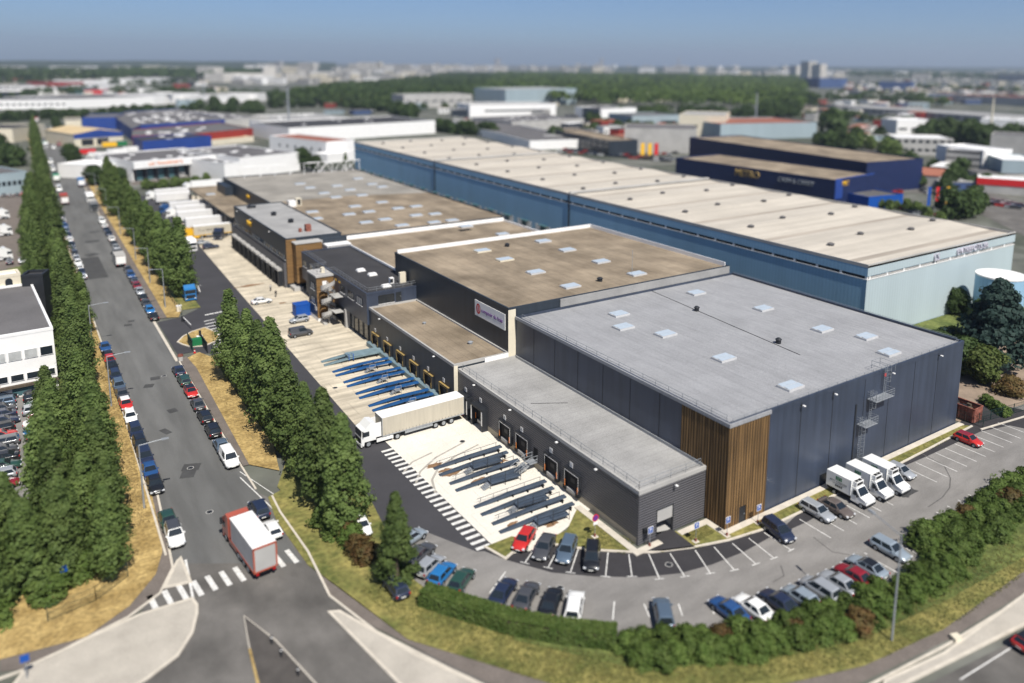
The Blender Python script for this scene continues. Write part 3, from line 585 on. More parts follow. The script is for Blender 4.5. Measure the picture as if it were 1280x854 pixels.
MB().box(-5.7,126.2,0,.2,132.9,10.9).build('link_wall',M['concw'],E); MB().box(-5.75,126.1,10.9,.3,132.9,11.15).box(-5.75,129.0,11.15,.3,129.3,12.3,1).build('link_roof',[M['white'],M['navy']],E)
b=MB().box(-13.2,129,0,-11,132.7,.9); b.build('dock_platform',M['concw'],E)
for px,py in ((309,274),(312,282)): pass
text('SIMAT',1.9,(-13.65,168,10.2),'W',M['yellow'],E,depth=.08)
for px,py in ((304.5,248),):  pass
vent(rf,-7.4,166,12.25,.7,1.1); vent(rf,-6.3,153.5,12.25,.7,1.1); vent(rf,-9.6,184,12.25,.4,.5)
MB().box(-6.5,139.5,12.25,-5.2,141,14).build('chimney',M['rust'],rf); MB().box(-8.2,139.8,12.25,-7.5,140.5,13.2).build('chimney',M['rust'],rf)
MB().box(-11,180.5,12.25,-8.6,181.4,12.9).build('roof_unit',M['dark'],rf)
for y in (180,165,146): light(E,'W',y,11.9,-13.6)
# ---- strip roof between, then the far hall
r,w_,rf,pp=hall('link_hall','narrow strip of tan roof with white parapet lining between two halls','warehouse',.35,95.05,50,136,10.2,'navy','roofb','white',rim=.5)
skylight(rf,40.1,120,9.7,3.4,2.2); skylight(rf,18,108,9.7,3,2); MB().box(27,112,9.7,28.4,113.4,10.4).build('roof_unit',M['rust'],rf)
G=thing('warehouse_hall','large far depot hall with half grey, half tan roof and rooftop sign frame','warehouse',(-.8,136.05,0))
MB().box(-.8,136.05,-.1,51,260,10.7,0,'tb').build('wall',M['navy'],G)
MB().box(.4,135.98,9.6,50,136.04,10.75).build('end_wall',M['white'],G)
rf=MB(); rf.sheet([(-.8,136.05),(51,136.05),(51,188),(25,196),(-.8,196)],10.69,0).sheet([(-.8,196),(25,196),(51,188),(51,260),(-.8,260)],10.69,1); rf=rf.build('roof',[M['roofb'],M['roofw']],G)
ring(MB(),-.85,136,51.05,260.05,10.5,11.0,.3).build('parapet',M['navy'],G)
for x,y in ((590,138),(540,118),(660,165),(725,128),(790,148),(720,185),(850,175),(815,230),(785,270),(885,257),(950,210),(1030,240),(965,295),(1050,325),(870,310),(1120,275),(1120,230),(1215,268),(1210,310),(830,92),(900,120),(950,133),(1300,300),(1370,330),(600,258),(620,292)):
    p=at(240+x/4,200+y/4,11); skylight(rf,p.x,p.y,10.7,3.6,2.2)
p=at(365,257,11); MB().box(p.x-1.2,p.y-1,10.7,p.x+1,p.y+1,12.6).build('air_conditioner',M['white'],rf); MB().box(p.x+1.4,p.y,10.7,p.x+3,p.y+2,13.0,0).box(p.x+1.7,p.y-.02,11,p.x+2.7,p.y-.005,12.8,1).build('air_conditioner',[M['offw'],M['dark']],rf)
c=MB()
for k in range(26):
    x=4+k*1.9; 
    if k%3==1: c.tube((x,255,10.7),(x,255,15.2),.12,4)
    if k%3==1 and k<24: c.tube((x,255,15.0 if k%2 else 11.2),(x+4.5,255,15.0),.12,4)
for z in (15.1,): c.tube((3,255.4,z),(20,255.4,z),.15,4); c.tube((30,255.4,z),(52,255.4,z),.15,4)
for x in (32,35,41,44): c.tube((x,255,10.7),(x+2.5,255,15),.1,4); c.tube((x+5,255,10.7),(x+2.5,255,15),.1,4)
c.build('roof_sign_frame',M['white'],rf)
text('SIMAT',1.7,(-.86,222,8.8),'W',M['yellow'],G,depth=.08)
K=thing('loading_canopy','long tan roofed loading canopy over the row of parked white trailers','canopy',(-11.3,201,0))
MB().box(-11.3,201,5.7,-.9,272,6.2).build('canopy_roof',[M['dark']],K); MB().sheet([(-11.3,201),(-.9,201),(-.9,272),(-11.3,272)],6.205).build('roof_covering',M['roofb'],K)
for y in (202,215,230,245,260,271): MB().box(-11.0,y-.2,0,-10.6,y+.2,5.7).build('column',M['dark'],K)
MB().box(-2,201.2,0,-.9,271.8,5.7).build('back_wall',M['black'],K); MB().box(-3.6,244,6.2,-.9,258,9.6).build('roof_house',M['navy'],K)
skylight(K,-7.5,250,6.21,3,2)
# ---- long blue warehouse
W=thing('blue_warehouse','huge pale blue warehouse with long cream multi-ridged roof','warehouse',(73.3,31.6,0)); x0,x1,y0,y1,H=73.3,133,31.6,318.7,15.7
b=MB().box(x0,y0,-.1,x1,y1,12.9,0,'t'); b.box(x0+.15,y0+.15,12.9,x1-.15,y1-.15,13.5,1,'tb'); b.box(x0-.1,y0-.1,13.5,x1+.1,y1+.1,H,0,'t')
y=y0
while y<y1-1: b.box(x0-.06,y,12.9,x0+.149,y+.5,13.5,2); y+=6.0
x=x0+.6
while x<x1-1: b.box(x,y0-.06,12.9,x+.5,y0+.149,13.5,2); x+=6.0
b.box(x0-.12,y0-.12,12.72,x1+.1,y0-.003,12.9,2); b.box(x0-.12,y0-.003,12.72,x0-.003,y1,12.9,2)
b.build('wall',[M['blue'],M['dark'],M['white']],W)
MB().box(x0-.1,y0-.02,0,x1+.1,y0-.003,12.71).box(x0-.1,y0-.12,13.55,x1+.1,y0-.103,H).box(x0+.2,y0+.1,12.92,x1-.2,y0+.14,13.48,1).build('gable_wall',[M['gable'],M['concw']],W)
b=MB(); per=23.3; yy=[y0+.1]; v=36.8
prof=[(y0+.05,H-.3)]
k=0
while v<y1-2:
    prof+=[(v-1.0,H-.35,),(v+1.0,H-.35)]; 
    if v+per/2<y1-1: prof.append((v+per/2,H+.25))
    v+=per
prof.append((y1-.05,H-.3))
for (ya,za),(yb,zb) in zip(prof,prof[1:]): b.quad((x0+.1,ya,za),(x1-.1,ya,za),(x1-.1,yb,zb),(x0+.1,yb,zb),1 if abs(yb-ya)<2.2 and za==zb else 0)
rf=b.build('roof',[M['cream'],M['dirt']],W)
ring(MB(),x0-.12,y0-.12,x1+.12,y1+.12,H-.4,H+.3,.25).build('roof_edge',M['concw'],W)
v=48.5; k=0
while v<y1-6:
    for x,dy in ((82,-1.5),(98,2),(113.5,-1.5),(129,2)): vent(rf,x,v+dy,H+.0,.7,.85,'roofm')
    v+=per
for y in (135.5,229): 
    MB().box(x0+.1,y-.5,H+.2,x1-.1,y+.5,H+.75).build('expansion_joint',M['concw'],rf); MB().box(x0-.3,y-.35,0,x0-.125,y+.35,H).build('downpipe',M['navy'],W)
for i in range(15):
    y=150+i*11.3; MB().box(x0-.16,y-4.3,0,x0-.125,y+4.3,3.4).build('door_panel',M['white'],W)
    MB().box(x0-.3,y-1.3,0,x0-.165,y+1.3,3.2).box(x0-1.5,y-3,3.42,x0-.165,y+1.2,3.6).build('loading_door',M['tealg'],W)
text('LS',2.3,(98,y0-.3,14.3),'S',M['lilac'],W,depth=.1); text('ENTREPOTS SA',2.0,(113,y0-.3,14.4),'S',M['lilac'],W,depth=.1)

p=at(1250,400); T=thing('storage_tank','round white topped steel tank beside the blue warehouse end wall','tank',(110,23,0))
MB().tube((110,23,0),(110,23,10.3),5.0,40,cap=False).build('tank_shell',M['blue'],T,True); MB().tube((110,23,10.3),(110,23,10.6),5.1,40).build('tank_roof',M['white'],T)
# ---------------------------------------------------------------- vehicles
PAINT={'white':(.78,.78,.76),'silver':(.42,.44,.46),'pale blue grey':(.34,.40,.45),'grey':(.16,.165,.17),'dark grey':(.06,.062,.068),'black':(.012,.013,.015),'navy':(.018,.026,.055),'blue':(.02,.07,.20),'bright blue':(.02,.15,.38),'red':(.48,.025,.02),'dark red':(.22,.012,.02),'green':(.02,.06,.045),'brown':(.11,.09,.08),'steel blue':(.12,.17,.23),'beige':(.42,.38,.30),'brick':(.36,.085,.055),'yellow':(.75,.42,.02),'orange':(.60,.14,.02),'bright green':(.02,.34,.08)}
_pm={}
def paint(c):
    if c not in _pm:
        m=mat(c.replace(' ','_')+'_car_paint',PAINT[c],.32,.03,.8,coord='object',spec=.5,coat=.6); m.node_tree.nodes['Principled BSDF'].inputs['Coat Roughness'].default_value=.08
        m.node_tree.nodes['Principled BSDF'].inputs['Metallic'].default_value=.35 if c in('silver','grey','steel blue','pale blue grey') else 0; _pm[c]=m
    return _pm[c]
# each style: length, width, height, belt line, bonnet top, [cabin rear base, rear roof, front roof, front base], wheel radius, wheelbase half
STY={'hatchback':(4.0,1.74,1.46,.93,.88,(-1.93,-1.55,.25,1.02),.31,1.24),'saloon':(4.6,1.80,1.43,.92,.87,(-1.75,-1.0,.30,1.10),.32,1.34),'estate':(4.6,1.80,1.50,.94,.90,(-2.22,-1.95,.35,1.12),.32,1.34),'people carrier':(4.5,1.84,1.66,1.0,.96,(-2.15,-1.95,.45,1.42),.32,1.36),'off-roader':(4.5,1.86,1.72,1.06,1.03,(-2.15,-1.95,.35,1.05),.36,1.32),'van':(4.7,1.9,1.92,1.1,1.0,(-2.3,-2.22,.75,1.45),.33,1.45),'panel van':(5.6,2.05,2.45,1.25,1.2,(-2.75,-2.7,1.3,2.15),.35,1.75)}
_proto={}
def wheel(parent,x,y,r,wd=.2):
    s=1 if x>0 else -1; b=MB().tube((x-s*wd/2,y,r),(x+s*wd/2,y,r),r,14,0); b.tube((x+s*(wd/2-.03),y,r),(x+s*(wd/2+.012),y,r),r*.62,10,1); return b.build('wheel',[M['black'],M['steel']],parent)
def car_proto(sty,c,roof=None):
    key=(sty,c,roof)
    if key in _proto: return _proto[key]
    L,Wd,Ht,zb,zh,(rb,rr,fr,fb),wr,wb=STY[sty]; hw=Wd/2; h=L/2
    root=thing('parked_car',' ','car'); van=sty in('van','panel van')
    st=[(-h,hw*.80,.42,zb-.12,zb-.10),(-h+.09,hw*.93,.30,zb-.02,zb),(-h+.45,hw,.24,zb,zb+.02),(rb+.5,hw,.22,zb,zb+.02),(0,hw,.22,zb-.02,zb+.01),(fb-.25,hw,.22,zb-.03,zb),(fb+.1,hw*.99,.22,zb-.06,zh+.04),(h-.55,hw*.97,.24,zh-.10,zh-.03),(h-.18,hw*.88,.28,zh-.20,zh-.14),(h,hw*.68,.38,zh-.36,zh-.34)]
    b=MB(); n=0
    for y,w_,z0,zs,zt in st:
        pts=[(-w_*.90,z0),(-w_,(z0+zs)/2),(-w_*.97,zs-.05),(-w_*.90,zs),(-w_*.5,zt+.01),(0,zt+.03),(w_*.5,zt+.01),(w_*.90,zs),(w_*.97,zs-.05),(w_,(z0+zs)/2),(w_*.90,z0)]
        b.v+=[(x,y,z) for x,z in pts]
    k=11
    for i in range(len(st)-1):
        for j in range(k-1): a=i*k+j; b.f.append((a,a+1,a+k+1,a+k)[::-1]); b.m.append(0)
        a=i*k; b.f.append((a,a+k,a+2*k-1,a+k-1)[::-1]); b.m.append(1)
    b.f.append(tuple(range(k))); b.m.append(0); e=(len(st)-1)*k; b.f.append(tuple(reversed(range(e,e+k)))); b.m.append(0)
    for sx in (-1,1):
        for y in (-wb,wb): b.tube((sx*(hw-.06),y,wr+.03),(sx*(hw+.006),y,wr+.03),wr+.06,14,1)
    b.box(-hw*.72,h-.05,.3,hw*.72,h+.012,.46,1); b.box(-hw*.8,-h-.012,.36,hw*.8,-h+.05,.5,1)
    b.build('body',[paint(c),M['black']],root,True)
    # cabin: pillars and roof, with panes set just proud of it
    wb0,wt=hw*.93,hw*.72; c0=[(-wb0,rb),(wb0,rb),(wb0,fb),(-wb0,fb)]; c1=[(-wt,rr),(wt,rr),(wt,fr),(-wt,fr)]; zt=Ht
    b=MB(); b0=[(x,y,zb-.03) for x,y in c0]; b1=[(x,y,zt-.05) for x,y in c1]; b2=[(x*.86,y*.0+(y+(.12 if y<0 else -.12)),zt) for x,y in c1]
    for i in range(4):
        j=(i+1)%4; b.quad(b0[i],b0[j],b1[j],b1[i]); b.quad(b1[i],b1[j],b2[j],b2[i],1 if roof else 0)
    b.face(b2,1 if roof else 0); b.build('roof',[paint(c),paint(roof) if roof else paint(c)],root)
    def pane(name,A,B,C,D,ins=(.06,.06),off=.012,mm='glass'):
        A,B,C,D=map(Vector,(A,B,C,D)); u=lambda s,t:(A*(1-s)+B*s)*(1-t)+(D*(1-s)+C*s)*t
        q=[u(ins[0],.12),u(1-ins[0],.12),u(1-ins[1],.92),u(ins[1],.92)]; nn=(q[1]-q[0]).cross(q[3]-q[0]).normalized()
        MB().quad(*[p+nn*off for p in q]).build(name,M[mm],root)
    pane('windscreen',b0[2],b0[3],b1[3],b1[2],(.05,.06)); pane('rear_window',b0[0],b0[1],b1[1],b1[0],(.08,.1))
    def lerp(a,b_,t): return tuple(a[i]*(1-t)+b_[i]*t for i in range(3))
    for (p,q,r_,s) in ((b0[1],b0[2],b1[2],b1[1]),(b0[3],b0[0],b1[0],b1[3])):
        cuts=[(.5,.95)] if van else [(.06,.47),(.5,.94)]
        if van and p is b0[3]: cuts=[(.05,.5)]
        if sty=='panel van': cuts=[(.72,.97)] if p is b0[1] else [(.03,.28)]
        for a,e_ in cuts:
            pane('side_window',lerp(p,q,a),lerp(p,q,e_),lerp(s,r_,e_),lerp(s,r_,a),(.02,.03))
    for sx in (-1,1):
        for y in (-wb,wb): wheel(root,sx*(hw-.1),y,wr)
        MB().quad((sx*hw*.9,h-.14,zh-.32),(sx*hw*.9,h-.20,zh-.17),(sx*hw*.55,h-.02,zh-.30),(sx*hw*.60,h+.0,zh-.44)).box(sx*hw*.76-.16,h-.14,zh-.38,sx*hw*.76+.16,h-.03,zh-.24).build('headlight',M['lens'],root)
        MB().box(sx*hw*.82-.09,-h-.005,zb-.28,sx*hw*.82+.09,-h+.12,zb-.05).build('tail_light',M['tail'],root)
        MB().box(sx*(hw+.02)-.09,fb-.42,zb-.02,sx*(hw+.02)+.09,fb-.28,zb+.13).build('mirror',paint(c),root)
    MB().box(-.26,h-.01,.40,.26,h+.025,.50).build('number_plate',M['plate'],root); MB().box(-.26,-h-.03,.52,.26,-h+.01,.62).build('number_plate',M['plate'],root)
    if van and sty=='van': pass
    _proto[key]=root; root['unused']=1; return root
ROT={'N':0,'S':180,'E':-90,'W':90}
def place(key,p,rz,label,group,cat='car',name='parked_car'):
    pr_=car_proto(*key); o=pr_ if pr_.get('unused') else copy_tree(pr_)
    if 'unused' in o: del o['unused']
    o.location=(p.x,p.y,p.z); o.rotation_euler=(0,0,R_(rz)); o.name=name; return tag(o,label,cat,group)
def car(px,py,hd,sty,c,label,group,roof=None,z=.0,zc=.65):
    p=at(px,py,zc+z); p.z=z+.03; rz=ROT[hd] if isinstance(hd,str) else hd
    v=sty in('van','panel van'); return place((sty,c,roof),p,rz,label,group,'van' if v else 'car','parked_van' if v else 'parked_car')
def head(a,b): 
    a,b=at(*a),at(*b); d=b-a; return math.degrees(math.atan2(d.y,d.x))-90
gF='cars parked nose out along the hall front'
car(655,674,head((667,664),(650,690)),'hatchback','red','bright red hatchback at the end of the grass bed by the loading ramps',gF)
car(680.5,683,head((692,670),(678,700)),'saloon','dark grey','dark grey car between the bright red hatchback and the steel blue estate',gF)
car(708.5,687,head((716,672),(705,702)),'estate','steel blue','steel blue estate in the curved row between dark grey car and tall black car',gF)
car(740,696,head((742,676),(739,712)),'people carrier','black','black people carrier under the no-parking sign on fresh asphalt',gF)
car(973,663,head((958,651),(990,676)),'people carrier','navy','very dark navy hatchback alone in front of the timber corner',gF)
car(1021.5,638.5,'S','estate','silver','silver estate car with roof rails beside the brown grey saloon',gF)
car(1045,634,'S','saloon','brown','brown grey saloon between silver estate and the white delivery trucks',gF)
car(1125.5,588.5,'S','hatchback','silver','silver hatchback on the far side of the three white delivery trucks',gF)
car(1210.5,549,'S','hatchback','red','deep red hatchback alone near the rusty skip',gF,'dark red')
gH='cars parked along the hedge'
for px,py,hd,sty,c,lab in ((1113,686,'S','estate','pale blue grey','pale grey estate apart from the hedge row, tail toward the driving lane'),
 (1084,708,'N','saloon','pale blue grey','pale grey coupe with black glass roof beside the pale grey estate'),(1068,719,'N','saloon','dark red','crimson saloon in the hedge row'),
 (1049,728,'N','saloon','silver','silver saloon directly beside the crimson saloon'),(1025,736,'N','people carrier','silver','large silver people carrier in the hedge row'),
 (1000,745,'N','hatchback','pale blue grey','light grey blue hatchback between the silver people carrier and a navy car'),(974,752,'N','saloon','navy','dark navy saloon next to the white coupe at the hedge'),
 (942,759,'N','saloon','white','white coupe with dark windscreen nose toward the lane'),(911,762,'N','saloon','blue','royal blue saloon next to the white coupe'),
 (829,767,head((833,785),(826,750)),'off-roader','steel blue','blue grey off-roader alone between empty bays'),(718,757,head((716,775),(722,740)),'estate','white','white car with silver bonnet at the clipped hedge'),
 (689,752,head((684,768),(696,735)),'saloon','black','black saloon between white car and dark grey saloon at the clipped hedge'),(658,744,head((652,758),(668,728)),'saloon','dark grey','dark grey saloon at the clipped hedge'),
 (629,739,head((622,752),(640,724)),'saloon','navy','midnight blue saloon fourth from the white car at the clipped hedge'),(577,724,head((568,738),(588,710)),'hatchback','green','very dark green hatchback next to the bright blue hatchback'),
 (553,716,head((542,730),(566,702)),'hatchback','bright blue','bright blue hatchback with dark windscreen by the conifer')):
    car(px,py,hd,sty,c,lab,gH,'black' if 'glass roof' in lab else None)
car(537,706,head((528,716),(552,694)),'hatchback','silver','silver hatchback half behind the conifer',gH)
car(524,692,head((516,702),(540,682)),'saloon','dark grey','charcoal saloon peeping out behind the conifer',gH)
car(514,671,head((505,680),(530,664)),'hatchback','pale blue grey','pale blue hatchback behind the top of the conifer',gH)
car(452,657,head((448,648),(458,668)),'hatchback','white','white and blue hatchback between the last poplar and the conifer',gH)
car(495,733,'N','hatchback','navy','dark blue hatchback under the conifer',gH)
# cars along the road
gR='cars parked along the right kerb of the road'; order=['nearest','second','third','fourth','fifth','sixth','seventh','eighth','ninth','tenth','eleventh','twelfth','thirteenth','fourteenth','fifteenth','sixteenth','seventeenth','eighteenth','nineteenth','twentieth']
def rowcar(px,py,sty,c,where,x,group,roof=None,rz=0):
    p=at(px,py,.65); p.x=x if x is not None else p.x; p.z=.03; v=sty in('van','panel van')
    return place((sty,c,roof),p,rz+random.uniform(-1.5,1.5),f'{c} {sty} {where}',group,'van' if v else 'car','parked_van' if v else 'parked_car')
near=[(222,463,'saloon','navy'),(229,475,'estate','green'),(236.5,490,'hatchback','red'),(245,505,'saloon','dark grey'),(252.5,521,'estate','black'),(264,538,'people carrier','black'),(272.5,557,'saloon','steel blue'),(284,574,'van','white')]
for i,(x,y,s,c) in enumerate(near): rowcar(x,y,s,c,f'at the right kerb below the depot entrance, {order[i]} in line',-45.7,gR,'black' if c=='red' else None,180 if i in(2,7) else 0)
rowcar(320,637,'people carrier','navy','beside the red framed lorry at the pavement edge',-45.6,gR); rowcar(337,662,'hatchback','white','behind the navy people carrier next to the lorry',-45.5,gR)
far=[(186,396,'saloon','black'),(183,388,'hatchback','bright blue'),(177,380,'saloon','dark grey'),(173,372.5,'saloon','black'),(169.5,365,'hatchback','silver'),(166,358,'hatchback','dark red'),(162,351,'estate','navy'),(158,344,'estate','blue'),(155,337,'saloon','dark grey'),(143,316,'estate','white'),(140.5,310,'hatchback','silver'),(138,305,'saloon','dark grey'),(135,299,'saloon','white'),(131.5,293,'people carrier','navy'),(128.5,287.5,'saloon','navy'),(126,283,'hatchback','white'),(123.5,277,'van','white')]
for i,(x,y,s,c) in enumerate(far):
    yy=at(x,y,.65).y; rowcar(x,y,s,c,f'at the right kerb beyond the depot entrance, {order[i]} in line',-44.7-(yy-125)*-.012,gR,None,180 if i%3 else 0)
gL='cars parked along the left kerb of the road'
for i in range(14):
    y=345-i*5.75; x=108-(345-y)*.31; c=['silver','navy','white','white','silver','dark grey','black','navy','white','navy','steel blue','blue','white','dark grey'][i]
    rowcar(x,y,['hatchback','saloon','estate'][i%3],c,f'at the left kerb beyond the leaning poplar, {order[i]} in line from it',-54.6+(at(x,y).y-160)*.005,gL,None,180 if i%2 else 0)
left=[(141,432,'saloon','blue'),(143,443,'saloon','black'),(145.5,449,'hatchback','red'),(147.5,456,'saloon','black'),(153,468,'estate','navy'),(158,480,'estate','steel blue'),(161,491,'saloon','dark grey'),(165.5,503,'hatchback','red'),(170,519,'hatchback','white'),(176.5,537,'estate','navy'),(183,553,'estate','black'),(191,568,'people carrier','navy'),(197,585,'saloon','blue'),(204,602,'saloon','black')]
for i,(x,y,s,c) in enumerate(left): rowcar(x,y,s,c,f'at the left kerb beside the poplars, {order[i]} counted toward the crossing',-55.3,gL,'white' if i==7 else None,180)
rowcar(215.5,649,'saloon','green','at the left kerb just before the crossing, behind the white off-roader',-55.3,gL,None,180); rowcar(222,668,'off-roader','white','at the left kerb nearest the crossing',-55.2,gL,'dark grey',180)
c=car(1288,800,head((1180,852),(1280,792)),'hatchback','red','red car with black roof driving at the lower right corner','moving cars','black'); c.name='moving_car'
# cars of the west yard
gY='cars standing in the yards to the left'
for px,py,hd,c,lab in ((12,327,'N','navy','navy hatchback by the yard edge, left of the silver one'),(27.5,326,'N','silver','silver hatchback at the yard edge beside the trees'),(5,244,'N','dark grey','dark grey car leftmost before the pale blue shed'),(13,244,'N','grey','grey car second before the pale blue shed'),(21,243.5,'N','black','black car third before the pale blue shed'),(28.5,242.5,'N','red','red car rightmost before the pale blue shed')): car(px,py,hd,'hatchback',c,lab,gY)
cols=['dark grey','silver','black','navy','grey','black','dark red','steel blue','navy','grey','green','white','dark grey','black']
k=0
for row,(xa,n) in enumerate(((-66.6,11),(-71.8,13),(-77.2,11),(-82.4,9))):
    for i in range(n):
        y=92-i*2.75+row*.6
        c=cols[(k*5+row*3)%14]; k+=1
        if row==1 and i==6: c='red'
        if row==0 and i==6: c='bright blue'
        s=['saloon','estate','hatchback'][k%3]; p=Vector((xa+random.uniform(-.3,.3),y,.03))
        place((s,c,None),p,(90 if k%2 else -90)+random.uniform(-4,4),'car packed close among others in the crowded storage yard','cars packed in the storage yard')
# ---------------------------------------------------------------- refrigerated delivery trucks
def reefer(p,rz,label,logo):
    r=thing('delivery_truck',label,'truck',(0,0,0),0,'white refrigerated delivery trucks'); W_=paint('white')
    MB().box(-1.05,-3.15,.95,1.05,.55,3.05).build('cargo_box',W_,r); b=MB()
    for x,y in ((-1.06,-3.16),(1.02,-3.16),(-1.06,.51),(1.02,.51)): b.box(x,y,.94,x+.045,y+.05,3.06)
    b.build('box_trim',M['steel'],r)
    MB().box(-.8,-3.1,.5,.8,2.3,.94).build('chassis',M['black'],r)
    pr=[(.6,.55),(.6,2.15),(1.55,2.15+0),(2.2,1.42),(2.78,1.22),(2.9,.75),(2.9,.38),(.6,.38)]
    b=MB(); n=len(pr)
    pts=[(.58,.4),(.58,2.22),(1.25,2.25),(1.95,1.38),(2.72,1.15),(2.88,.8),(2.88,.36)]
    hw=lambda z:.98 if z<1.4 else .84
    for i in range(len(pts)-1):
        (ya,za),(yb,zb)=pts[i],pts[i+1]; b.quad((-hw(za),ya,za),(-hw(zb),yb,zb),(hw(zb),yb,zb),(hw(za),ya,za))
    for s in (-1,1): b.face([(s*hw(z),y,z) for y,z in (pts if s>0 else pts[::-1])][::-1])
    b.box(-1.0,2.2,.36,1.0,2.93,.62,1); b.build('cab',[W_,M['dark']],r)
    def on(ya,za,yb,zb,t): return ya+(yb-ya)*t,za+(zb-za)*t
    a=on(1.25,2.25,1.95,1.38,.1); c=on(1.25,2.25,1.95,1.38,.97)
    MB().quad((-.76,a[0]+.02,a[1]+.015),(-.88,c[0]+.02,c[1]+.015),(.88,c[0]+.02,c[1]+.015),(.76,a[0]+.02,a[1]+.015)).build('windscreen',M['glass'],r)
    for s in (-1,1):
        q=[(s*1.0,.85,1.35),(s*1.0,1.8,1.35),(s*.90,1.22,2.0),(s*.89,.85,2.0)]; MB().quad(*(q if s>0 else q[::-1])).build('side_window',M['glass'],r)
        MB().box(s*1.16-.1,1.55,1.3,s*1.16+.1,1.65,1.7).build('mirror',M['dark'],r); MB().box(s*.78-.16,2.74,.86,s*.78+.16,2.89,1.1).build('headlight',M['lens'],r)
        for y in (2.15,-1.9): wheel(r,s*.92,y,.34,.24)
    f=MB().box(-.75,.56,2.35,.75,1.15,2.95,0); f.box(-.6,1.15,2.45,.6,1.17,2.8,1); f.box(-.62,.62,2.95,-.05,1.05,2.97,1).box(.05,.62,2.95,.62,1.05,2.97,1); f.build('cooling_unit',[W_,M['black']],r)
    sg=MB(); 
    for i in range(4): sg.box(1.052,-1.0-i*.24,2.2,1.06,-.82-i*.24,2.72)
    sg.build('emblem',M['green_p'],r)
    if logo:
        t=text('PETIT FORESTIER',.34,(1.06,-1.3,1.95),'E',M['dark'],r,depth=.008); text('LOCATION FRIGO',.2,(1.06,-1.3,1.68),'E',M['dark'],r,depth=.008)
        b=MB()
        for i in range(4): b.box(1.052,-1.75+i*.28,1.32,1.06,-1.55+i*.28,1.55)
        b.build('emblem',M['black'],r)
    r.location=(p.x,p.y,.03); r.rotation_euler=(0,0,R_(rz)); return r
for (px,py),lab,lg in (((1064.5,611),'white refrigerated truck with green bar emblem and black lettering, nearest of three',1),((1088,603),'white refrigerated truck standing between the two others',0),((1108.5,596),'white refrigerated truck farthest from the camera, beside the silver hatchback',0)):
    q=at(px,py,1.4); reefer(q,180,lab,lg)
